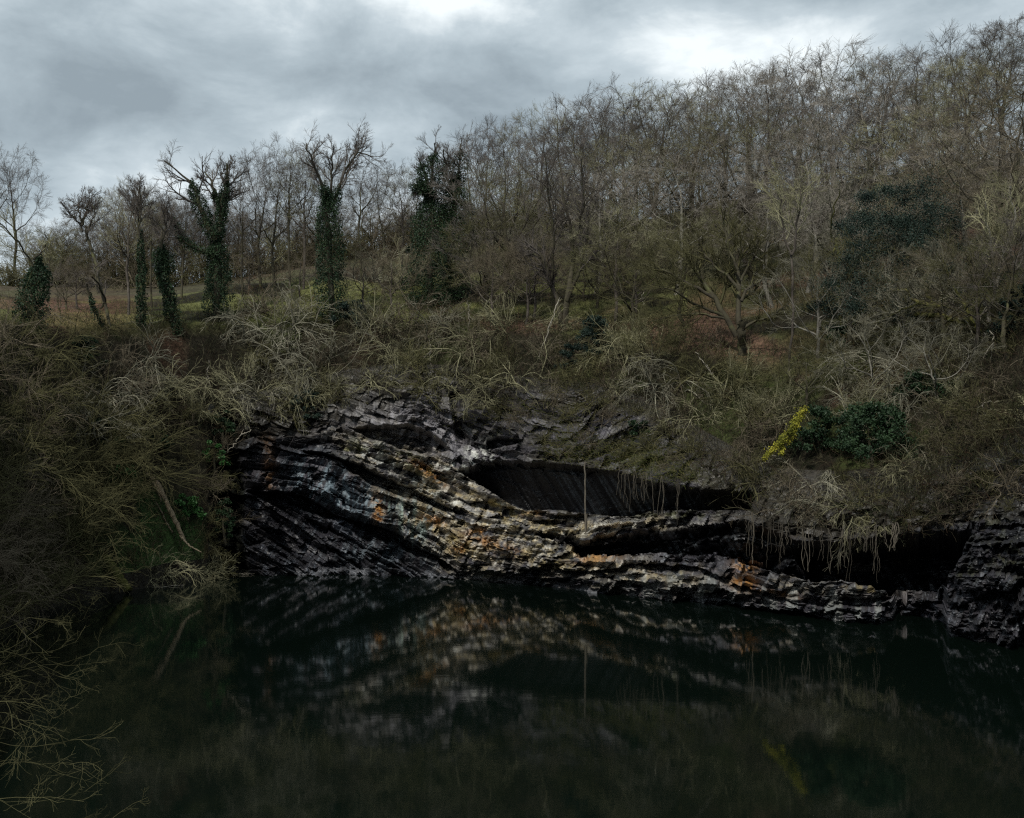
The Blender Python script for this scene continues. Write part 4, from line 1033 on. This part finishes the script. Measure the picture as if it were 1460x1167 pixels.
# random fill on the slope
cnt = 0
for _ in range(900):
    px = random.uniform(330, 1480); rt = np.interp(px, [s[0] for s in ST], [s[2] for s in ST]); rm = np.interp(px, [s[0] for s in ST], [s[4] for s in ST])
    py = random.uniform(rm - 20, rt - 2)
    if px > 760 and px < 960 and py > 560: continue
    if px > 1300 and py > 640: continue
    if all((px - a) ** 2 + (1.4 * (py - b_)) ** 2 > 30 ** 2 for a, b_ in done):
        done.append((px, py)); cnt += 1
        shrub_at(px, py, random.uniform(50, 90), random.choice([2, 4, 4, 4, 5, 5, 3]), 'slope', GB)
    if cnt >= 56: break
# the left bank
for px, py, w, k in [(140, 570, 110, 1), (205, 520, 110, 1), (110, 610, 100, 0), (240, 560, 90, 3), (265, 600, 80, 4)]:
    shrub_at(px, py, w, k, 'bank', GL, .4)
cnt = 0
for _ in range(900):
    px = random.uniform(-60, 315); top = 474; bot = np.interp(px, [s[0] for s in ST], [s[1] for s in ST]) - 6
    if 70 < px < 130: bot -= 4
    py = random.uniform(top, bot)
    if 190 < px < 330 and py > 610 and py < 805: continue
    if px > 60 and py < 545: continue
    if 105 < px < 215 and py > 742: continue
    if all((px - a) ** 2 + (1.2 * (py - b_)) ** 2 > 42 ** 2 for a, b_ in done):
        done.append((px, py)); cnt += 1
        big_ = px < 190
        shrub_at(px, py, random.uniform(110, 160) if big_ else random.uniform(60, 95), random.randrange(3) if big_ else random.choice([3, 4, 5, 4]), 'bank', GL, .35, big_)
    if cnt >= 38: break

for px in list(np.linspace(-10, 860, 54)):
    px = px + random.uniform(-8, 8); sky = np.interp(px, [s[0] for s in ST], [s[8] for s in ST])
    if 250 < px < 390 and random.random() < .4: continue
    shrub_at(px, sky + random.uniform(1, 14), random.uniform(55, 110), random.choice([2, 4, 5, 5]), 'brush', 'brushwood along the far field edge', 0)
for px in list(np.linspace(850, 1490, 14)):
    px = px + random.uniform(-8, 8); sky = np.interp(px, [s[0] for s in ST], [s[8] for s in ST])
    shrub_at(px, sky + random.uniform(1, 40), random.uniform(45, 70), random.choice([2, 4, 5, 5]), 'brush', 'brushwood along the far field edge', 0)

for px in list(np.linspace(100, 840, 28)):
    px = px + random.uniform(-10, 10); sky = np.interp(px, [s[0] for s in ST], [s[8] for s in ST])
    shrub_at(px, sky + random.uniform(-1, 5), random.uniform(75, 110), random.choice([0, 1, 2]), 'brush', 'brushwood along the far field edge', 0, True)
for px, py, w, k in [(298, 655, 40, 4), (304, 700, 44, 5), (300, 742, 40, 4), (306, 788, 44, 4), (282, 700, 36, 5), (290, 770, 40, 4), (270, 655, 40, 4), (316, 815, 40, 4), (286, 812, 44, 3), (322, 690, 34, 4), (326, 745, 36, 5), (185, 800, 36, 4), (318, 640, 40, 5)]:
    shrub_at(px, py, w, k, 'bank', GL, .45)

# ------------------------------------------------------------------ branches reaching in from the near left bank
rn = np.random.default_rng(8)
def near_bush(label, Y, base, polys, dens, mt, mc):
    b0 = np.array([(base[0] - CX) / F * Y, Y, base[1]])
    root = thing('overhanging_bush', label, 'bush', None, tuple(b0))
    L_ = [(p, r * .21) for p, r in px_limbs(None, Y, polys, rn, .12)]
    gs = []
    for p, r in L_:
        st = b0 * 0; q = np.concatenate([np.linspace(st, p[0] - b0, 6)[:-1] + np.array([0, 0, .0]), p - b0]); rr = np.concatenate([np.linspace(r[0] * 2.2, r[0], 6)[:-1], r])
        lp, lr = (p - b0)[None], r[None]; ln = np.linalg.norm(np.diff(lp, axis=1), axis=-1).sum(1)
        v, f = tubes([(q[None], rr[None], 6)] + twigs_on((lp, lr, np.minimum(ln, 2.2)), rn, [(dens, .1, 1, 20, 55, .45, 5, .16, .0, 4, .0026), (5, .2, 1, 20, 60, .45, 4, .16, .02, 3, .0019), (4, .2, 1, 20, 60, .5, 3, .16, .02, 3, .0015)])); mesh_obj('bough', v, f, mc, root, True)
near_bush('bare twiggy bush leaning in over the water from the near left bank', 11, (-110, .6),
    [[(-60, 1062, 3), (0, 1054, 2.6), (72, 1048, 2.2), (136, 1035, 1.6), (180, 1030, .8)], [(-60, 1100, 3), (0, 1088, 2.4), (44, 1082, 2), (100, 1087, 1.7), (144, 1086, 1.3), (184, 1098, .8)],
     [(-60, 1120, 3), (0, 1134, 2.4), (24, 1144, 2), (80, 1140, 1.5), (130, 1137, .8)], [(-60, 985, 3), (0, 1008, 2.2), (30, 1014, 1.8), (60, 1032, 1.3), (80, 1060, .7)], [(40, 1190, 2.5), (100, 1172, 1.8), (150, 1160, 1.3), (192, 1152, .7)]], 4, T_moss, T_moss)
near_bush('denser tan twigged bush beyond the leaning near bush, at the left edge', 15, (-100, .6),
    [[(-50, 990, 4), (0, 965, 2.6), (40, 950, 2), (80, 944, 1.5), (140, 929, .8)], [(-50, 940, 4), (0, 930, 2.6), (30, 940, 2), (70, 965, 1.2), (110, 975, .7)], [(-50, 960, 3), (0, 985, 2.2), (30, 990, 1.8), (60, 975, 1), (90, 985, .7)], [(-50, 900, 3), (0, 900, 2), (40, 880, 1.6), (80, 895, 1), (125, 880, .7)], [(-50, 1010, 3), (0, 1000, 2), (30, 1020, 1.5), (70, 1010, .8)]], 6, T_moss, T_moss)

# ------------------------------------------------------------------ dead wood
def wood(name, label, cat, Y, chain, mat, rng, wob=.02, sides=10, n=22):
    a = np.array(chain, float); s = np.concatenate([[0], np.cumsum(np.hypot(*np.diff(a[:, :2], axis=0).T))]); t = np.linspace(0, s[-1], n)
    q = np.stack([np.interp(t, s, a[:, k]) for k in range(a.shape[1])], -1)
    dep = Y + (q[:, 3] if a.shape[1] > 3 else 0)
    pts = np.stack([(q[:, 0] - CX) / F * dep, dep + 0 * t, H - (q[:, 1] - CY) / F * dep], -1) + rng.normal(size=(n, 3)) * wob
    r = q[:, 2] * .5 / F * Y * (.85 + .3 * rng.random(n))
    v, f = tubes([(pts[None], r[None], sides)])
    v = v + rng.normal(size=v.shape) * r.mean() * .10
    k = sides; caps = np.array([list(range(k)), list(range((n - 1) * k, n * k))])
    return pts, v, [f, caps]
def at(px, py, lift=.25):
    g = ground(px, py); return g[1] - lift
root = thing('dead_log', 'pale dead log leaning down the left bank towards the water', 'log', None, tuple(ground(240, 720)))
og = np.array(root.location)
Yl = at(258, 770) - .6
for nm, ch in (('log_trunk', [(214, 676, 5, 1.2), (226, 690, 6, .9), (240, 722, 6.5, .4), (252, 748, 6, .1), (264, 772, 4, 0)]), ('split_end', [(209, 675, 2, 1.2), (217, 684, 4, 1.0), (226, 700, 3.5, .7), (230, 716, 1.5, .6)]), ('broken_branch', [(222, 715, 2, .9), (236, 742, 2.4, .3), (246, 760, 2, .2)]), ('branch_tangle', [(256, 764, 3, 0), (272, 780, 2.4, -.2), (288, 788, 1.4, -.3)])):
    _, v, f = wood('x', '', '', Yl, ch, LOGM, rn); mesh_obj(nm, v - og, f, LOGM, root, True)
Ys_ = dshore(846)
_, v, f = wood('x', '', '', Ys_, [(149, 794, 9, .6), (155, 803, 12, .4), (166, 818, 14, .1), (176, 832, 13, -.1), (184, 842, 11, -.2)], MOSSW, rn)
o = mesh_obj('mossy_stump', v, f, MOSSW, smooth=True); tag(o, 'yellow mossy stump leaning out of the water by the left shore', 'stump')
for i, (lab, ch) in enumerate((('forked pale dead branch hanging in front of the slope above the striped hollow', [(799, 424, 2.2), (793, 435, 2.4), (790, 450, 2.4), (784, 462, 2.4), (779, 480, 2.2), (775, 490, 1.6), (769, 512, 1.2)]),
        ('short white dead branch on the slope right of the many-stemmed tree', [(919, 413, 1.6), (916, 422, 2), (918, 432, 1.8), (917, 438, 1.2)]),
        ('long thin dead stem standing on the bank left of the cliff', [(299, 514, 1.4), (296, 530, 1.8), (294, 552, 1.8), (289, 574, 1.6)]),
        ('white crooked dead branch below the twin ivy trunks', [(570, 438, 1.3), (585, 432, 1.6), (605, 434, 1.8), (622, 428, 1.4)]),
        ('white dead branch dangling below the right of the twin ivy trunks', [(666, 428, 1.5), (669, 445, 1.8), (668, 462, 1.6), (667, 478, 1.2)]),
        ('forked white dead twig on the dark slope above the streaked rock face', [(613, 486, 1.4), (614, 502, 1.8), (612, 512, 1.6), (616, 523, 1.2)]),
        ('pale dead limb on the upper slope left of the spreading tree', [(838, 386, 1.4), (850, 390, 2), (862, 387, 1.8), (876, 380, 1.2)]),
        ('bone-white dead stem at the foot of the leaning mossy tree', [(1413, 474, 2.4), (1417, 484, 3), (1416, 496, 2.4), (1412, 512, 1.4)]),
        ('bent pale dead stem on the earth slope over the black cave', [(1421, 572, 1.5), (1405, 573, 1.6), (1394, 582, 1.6), (1391, 600, 1.2)]),
        ('thin dead stem propped across the slope right of the holly', [(992, 504, 1.3), (1002, 516, 1.7), (1012, 528, 1.7), (1018, 536, 1.2)]),
        ('dead arching branch trailing from the cliff top left corner', [(324, 645, 1.4), (335, 632, 1.8), (344, 619, 1.8), (360, 614, 1.2)]))):
    mid = ch[len(ch) // 2]; Yd = at(ch[-1][0], max(c[1] for c in ch), .9)
    ch = [(c[0], c[1], c[2] * .66) for c in ch]; pts, v, f = wood('x', '', '', Yd, ch, DEAD, rn, .05, 6)
    fk = grow(pts[8:9], (pts[14] - pts[8])[None] + np.array([[.3 * (-1) ** i, 0, .1]]) * .8, np.array([1.1]), 7, .2, -.05, rn); fr_ = taper(1, 8, .03, .012)
    o = thing('dead_branch', lab, 'branch', 'pale dead branches on the slope', tuple(pts[0]))
    mesh_obj('main_stem', v - pts[0], f, DEAD, o, True); v2_, f2_ = tubes([(fk - pts[0], fr_, 5)]); mesh_obj('fork', v2_, f2_, DEAD, o, True)
# dead twigs floating on the pool
for lab, ch in (('thin pale branch floating on the pool beside the left shore', [(203, 829), (230, 829), (262, 828)]), ('small floating twig at the foot of the dark left cliff', [(332, 812.5), (345, 812), (358, 812)])):
    pts = np.array([[(x - CX) / F * dshore(y + 8), dshore(y + 8), .02] for x, y in ch]); gs = [(np.stack([np.interp(np.linspace(0, 2, 9), [0, 1, 2], pts[:, k]) for k in range(3)], -1)[None] + rn.normal(size=(1, 9, 3)) * .02, taper(1, 9, .03, .012), 5)]
    g2 = twigs_on((gs[0][0], gs[0][1], np.array([2.2])), rn, [(9, .1, 1, 15, 50, .3, 4, .1, .0, 3, .009)])
    g2[0][0][..., 2] = np.clip(np.abs(g2[0][0][..., 2]), .01, .12)
    root = thing('floating_branch', lab, 'branch', None, tuple(pts[0]))
    v, f = tubes(gs); mesh_obj('stem', v - pts[0], f, DEAD, root, True); v, f = tubes(g2); mesh_obj('twigs', v - pts[0], f, DEAD, root, True)

# ------------------------------------------------------------------ bough with bright yellow-green moss
Yb = ground(1120, 650)[1] - 1.2
root = thing('mossy_bough', 'bare bough furred with bright yellow-green moss hanging above the cave', 'bough', None, tuple(P(1146, 584, Yb))); og = np.array(root.location)
L_ = px_limbs(None, Yb, [[(1148, 580, 4), (1138, 598, 4), (1122, 618, 3.4), (1108, 634, 3), (1086, 656, 1.6)], [(1122, 618, 2.4), (1116, 632, 2), (1112, 650, 1.2)], [(1134, 602, 2.4), (1130, 620, 2), (1126, 634, 1)]], rn, .1)
v, f = tubes([(p[None] - og, r[None], 6) for p, r in L_]); mesh_obj('branch', v, f, B_dark, root, True)
cs = []
for (p, r), n in zip(L_, (4200, 900, 900)):
    t = rn.random(n) * 10 * .999; i = t.astype(int); c = p[i] * (1 - (t - i)[:, None]) + p[i + 1] * (t - i)[:, None]
    cs.append(c - og + rn.normal(size=(n, 3)) * (.03 + .17 * vnoise(t * 2.2, t * 0, 5) ** 1.5)[:, None] * np.array([1, 1, .9]))
v, f = leaves(np.concatenate(cs), .085, rn, .4); mesh_obj('moss', v, f, MOSSL, root)

# ------------------------------------------------------------------ pole and hanging roots before the caves
def lip(px, poly_x, poly_y, back):
    return np.interp(px, poly_x, poly_y), dshore(np.interp(px, [s[0] for s in ST], [s[1] for s in ST])) + back
ylip, Yp = lip(835, [707, 836, 1000], [656, 666, 698], 1.2)
zt = H - (663 - CY) / F * Yp; zb = H - (758 - CY) / F * Yp
root = thing('wooden_pole', 'thin weathered pole standing upright on the ledge before the striped hollow', 'pole', None, ((835 - CX) / F * Yp, Yp, zb))
q = np.stack([np.linspace(0, -.05, 12) + rn.normal(size=12) * .012, np.zeros(12), np.linspace(-.2, zt - zb + .2, 12)], -1)
v, f = tubes([(q[None], taper(1, 12, .055, .045), 8)]); mesh_obj('shaft', v, f, ROOTM, root, True)
q = np.stack([np.full(8, .07) + rn.normal(size=8) * .01, np.full(8, -.03), np.linspace(-.2, 1.1, 8)], -1); v, f = tubes([(q[None], taper(1, 8, .05, .03), 6)]); mesh_obj('side_stick', v, f, ROOTM, root, True)
HANG = []
def hang(px, y0, y1, Y, w, group, where):
    z0, z1 = H - (y0 - CY) / F * Y, H - (y1 - CY) / F * Y; x = (px - CX) / F * Y; n = 12
    m = int(rn.integers(1, 4))
    st = np.zeros((m, 3)); st[:, :2] = rn.normal(size=(m, 2)) * .05
    z = np.linspace(.4, z1 - z0, n)
    p = np.stack([np.cumsum(rn.normal(size=(m, n)) * .035, 1) + st[:, :1], np.cumsum(rn.normal(size=(m, n)) * .03, 1), np.broadcast_to(z, (m, n)) * (.75 + .25 * rn.random((m, 1)))], -1)
    v, f = tubes([(p, taper(m, n, w, w * .45), 5)])
    o = mesh_obj('hanging_root', v, f, ROOTM, smooth=True); o.location = (x, Y, z0); tag(o, 'x', 'root', group)
    HANG.append((o, px, where))
for px in [883, 889, 897, 903, 906, 913, 918, 922, 929, 944, 964, 968]:
    y, Y = lip(px, [707, 836, 880, 918, 956, 1000], [656, 666, 672, 683, 692, 698], 1.3)
    hang(px, y - 2, y + random.uniform(34, 62), Y, .019, 'roots hanging over the striped hollow', 'striped hollow')
for px in list(np.linspace(1064, 1272, 30)):
    px += random.uniform(-9, 9)
    y, Y = lip(px, [1060, 1100, 1125, 1190, 1277], [742, 756, 769, 770, 762], 1.0)
    hang(px, y - 6, y + random.choice([14, 22, 30, 45, 58, 66]) * random.uniform(.8, 1.1), Y, random.choice([.010, .013, .016, .022, .036]), 'roots hanging over the black cave', 'black cave')

# ------------------------------------------------------------------ stuff: undergrowth stems, grass
def scatter(n, x0, x1, f0, f1, skip=None):
    pxr = rn.uniform(x0, x1, n); out = []
    SX = [s[0] for s in ST]; rt = np.interp(pxr, SX, [s[2] for s in ST]); rm = np.interp(pxr, SX, [s[4] for s in ST])
    uu = rn.uniform(f0, f1, n)
    return pxr, uu
def land_at(px, u):
    """Points on the built land: photo column px, row coordinate u (2 rock top, 3 rim, 4 mid hill)."""
    j = np.clip(np.searchsorted(pxs, px), 1, len(pxs) - 1) + 45
    i = np.clip(np.searchsorted(np.array(rowu), u), 0, NR - 1)
    return np.stack([BX[i, j], BY[i, j], BZ[i, j]], -1)
def stems_obj(name, label, px, u, length, r, droop, pal, ang=(10, 75), nseg=5, kids=2):
    s = land_at(px, u); n = len(s)
    az = rn.random(n) * 2 * np.pi; an = np.radians(rn.uniform(*ang, n))
    d = np.stack([np.sin(an) * np.cos(az), np.sin(an) * np.sin(az) - .25, np.cos(an)], -1)
    L0 = length * (.5 + rn.random(n))
    p = grow(s - np.array([0, 0, .08]), d, L0, nseg, .16, droop, rn); ra = taper(n, nseg + 1, r, r * .5)
    gs = [(p, ra, 3)]; cid = [rn.integers(0, len(pal), n)]
    if kids:
        gs += twigs_on((p, ra, L0), rn, [(kids, .2, 1, 20, 55, .5, 3, .2, droop, 3, r * .6)]); cid.append(np.repeat(cid[0], kids))
    v, f = tubes(gs)
    c = np.concatenate([np.repeat(np.array(pal)[ci], g[0].shape[1] * g[2], 0) for ci, g in zip(cid, gs)])
    o = mesh_obj(name, v, f, M_stem, colors=c); tag(o, label, None, None, 'stuff'); return o
M_stem = mat_albedo('undergrowth_stems', .9, 2.0, .3, 0, 5, .15)
brn = [(.02, .017, .010), (.03, .028, .014), (.014, .013, .008), (.08, .074, .043), (.034, .021, .013), (.018, .023, .009)]
px, u = scatter(9000, 300, 1500, 1.97, 3.1); x2 = rn.uniform(1275, 1500, 900); px = np.concatenate([px, x2]); u = np.concatenate([u, rn.uniform(1.72, 2.3, 900)]); k = ~((px > 740) & (px < 940) & (u < 2.06)) ; stems_obj('undergrowth', 'brown bramble stems and litter covering the slope above the cliff', px[k], u[k], 1.5, .013, -.10, brn)
px = rn.uniform(-60, 318, 4500); u = rn.uniform(1.0, 3.05, 4500); stems_obj('undergrowth', 'olive bramble stems covering the left bank', px, u, 1.6, .013, -.08, brn)
px = rn.uniform(300, 1500, 5000); u = rn.uniform(3.0, 4.9, 5000); stems_obj('undergrowth', 'dead bracken and brushwood under the trees of the hillside', px, u, 1.0, .016, -.06, brn + [(.13, .075, .045)])
# grass: field turf, ragged rim and the tufts hanging over the striped hollow
gr_ = [(.07, .078, .022), (.09, .088, .032), (.05, .06, .018), (.12, .105, .045)]
px = rn.uniform(-50, 1100, 16000); u = 2.98 + rn.random(16000) ** 1.3 * 1.0; stems_obj('grass', 'rough grass of the sloping field behind the quarry rim', px, u, .3, .012, -.05, gr_, (5, 45), 2, 0)
px = np.concatenate([rn.normal(905, 36, 4200), rn.normal(955, 26, 1300), rn.normal(805, 22, 1500), rn.normal(730, 60, 1600)]); yy = np.concatenate([rn.normal(648, 16, 4200), rn.normal(672, 9, 1300), rn.normal(632, 18, 1500), rn.normal(585, 18, 1600)])
def u_of(px, py):
    j = np.clip(np.searchsorted(pxs, px), 1, len(pxs) - 1) + 45
    out = np.empty(len(px))
    lo = np.searchsorted(np.array(rowu), 1.0); hi = np.searchsorted(np.array(rowu), 3.0); ru = np.array(rowu)[lo:hi]
    for n_, (jj, y) in enumerate(zip(j, py)):
        out[n_] = ru[np.argmin(np.abs(PY[lo:hi, jj] - y))]
    return out
px_, u_ = px, u_of(px, yy)
lipy = np.interp(px_, [650, 707, 775, 836, 880, 918, 956, 1000, 1080], [660, 656, 659, 666, 672, 683, 692, 698, 702]); k = PY[0, 0] * 0 + (yy < lipy - 1)
stems_obj('grass', 'yellowish grass tufts overhanging the lip of the striped hollow', px_[k.astype(bool)], u_[k.astype(bool)], .38, .010, -.28, gr_, (15, 70), 4, 0)

# ------------------------------------------------------------------ labels that say which one
LM = {'skyline': [(-99, 'the left photo edge'), (310, 'the forked ivy tree'), (474, 'the tall ivy-clad trunk'), (626, 'the twin ivy trunks')],
      'ridge': [(800, 'the many-stemmed tree'), (960, 'the grey-green evergreen'), (1055, 'the spreading tree'), (1130, 'the pale forked tree'), (1250, 'the tall evergreen'), (1400, 'the leaning mossy tree')],
      'far': [(-99, 'the left photo edge'), (156, 'the leaning tree'), (310, 'the forked ivy tree'), (474, 'the tall ivy-clad trunk')],
      'slope_t': [(-99, 'the left photo edge'), (310, 'the forked ivy tree'), (474, 'the tall ivy-clad trunk'), (626, 'the twin ivy trunks'), (805, 'the many-stemmed tree'), (885, 'the grey-green evergreen'), (1058, 'the spreading tree'), (1124, 'the pale forked tree'), (1262, 'the tall evergreen'), (1398, 'the leaning mossy tree')],
      'slope': [(200, 'the leaning dead log'), (436, 'the cliff-top green bush'), (560, 'the streaked rock face'), (690, 'the small rock notch'), (835, 'the upright pole'), (912, 'the small ivy patch'), (1000, 'the hanging roots'), (1115, 'the yellow mossy bough'), (1240, 'the dark ivy mass'), (1330, 'the black cave')],
      'cave': [(1000, 'the hanging roots'), (1115, 'the yellow mossy bough'), (1240, 'the dark ivy mass'), (1330, 'the black cave')],
      'brush': [(-99, 'the left photo edge'), (156, 'the leaning tree'), (310, 'the forked ivy tree'), (474, 'the tall ivy-clad trunk'), (626, 'the twin ivy trunks'), (805, 'the many-stemmed tree'), (960, 'the grey-green evergreen'), (1055, 'the spreading tree'), (1130, 'the pale forked tree'), (1250, 'the tall evergreen'), (1400, 'the leaning mossy tree')],
      'bank': [(-99, 'the left photo edge'), (42, 'the squat ivy trunk'), (156, 'the mossy stump'), (235, 'the leaning dead log')]}
WHAT = {'brush': 'brushwood bush under the skyline trees', 'skyline': 'bare skyline tree', 'ridge': 'bare tree on the ridge', 'far': 'small far bare tree', 'slope_t': 'bare tree on the slope', 'slope': 'bare shrub on the slope', 'cave': 'pale drooping shrub on the bank', 'bank': 'tangled shrub on the left bank'}
buckets = {}
for o, px, row in PLACED:
    if row == 'slope' and o['category'] == 'tree': row = 'slope_t'
    lm = max((l for l in LM[row] if l[0] <= px), key=lambda l: l[0], default=LM[row][0])
    # rows apart from each other by height on the picture
    up_ = ''
    if row in ('slope', 'bank', 'cave', 'slope_t'):
        _, y = to_px(np.array(o.location)); up_ = {'slope': ('upper', 'lower', 500), 'bank': ('upper', 'lower', 620), 'cave': ('upper', 'lower', 620), 'slope_t': ('upper', 'lower', 400)}[row]
        up_ = (up_[0] if y < up_[2] else up_[1]) + ' '
    buckets.setdefault((row, up_, lm), []).append((px, o))
for (row, up_, lm), l in buckets.items():
    l.sort(key=lambda t: t[0])
    for n_, (px, o) in enumerate(l):
        what = WHAT[row].replace('on the ', 'on the ' + up_) if up_ else WHAT[row]
        o['label'] = f"{ORDN[min(n_, 15)]} {what}, counting rightwards from {lm[1]}"
hb = {}
for o, px, w in HANG: hb.setdefault(w, []).append((px, o))
for w, l in hb.items():
    l.sort(key=lambda t: t[0])
    for n_, (px, o) in enumerate(l):
        if w == 'striped hollow': o['label'] = f"{ORDN[min(n_, 15)]} thin root from the pole hanging before the striped hollow"
        else: o['label'] = f"{ORDN[min(n_ % 10, 15)]} root in the {('left', 'middle', 'right')[min(n_ // 10, 2)]} third of the curtain over the black cave"
for pr in [p for p, _ in TP + LP] + SP + BP:
    if pr.name not in used:
        for ch in list(pr.children): bpy.data.objects.remove(ch)
        bpy.data.objects.remove(pr)
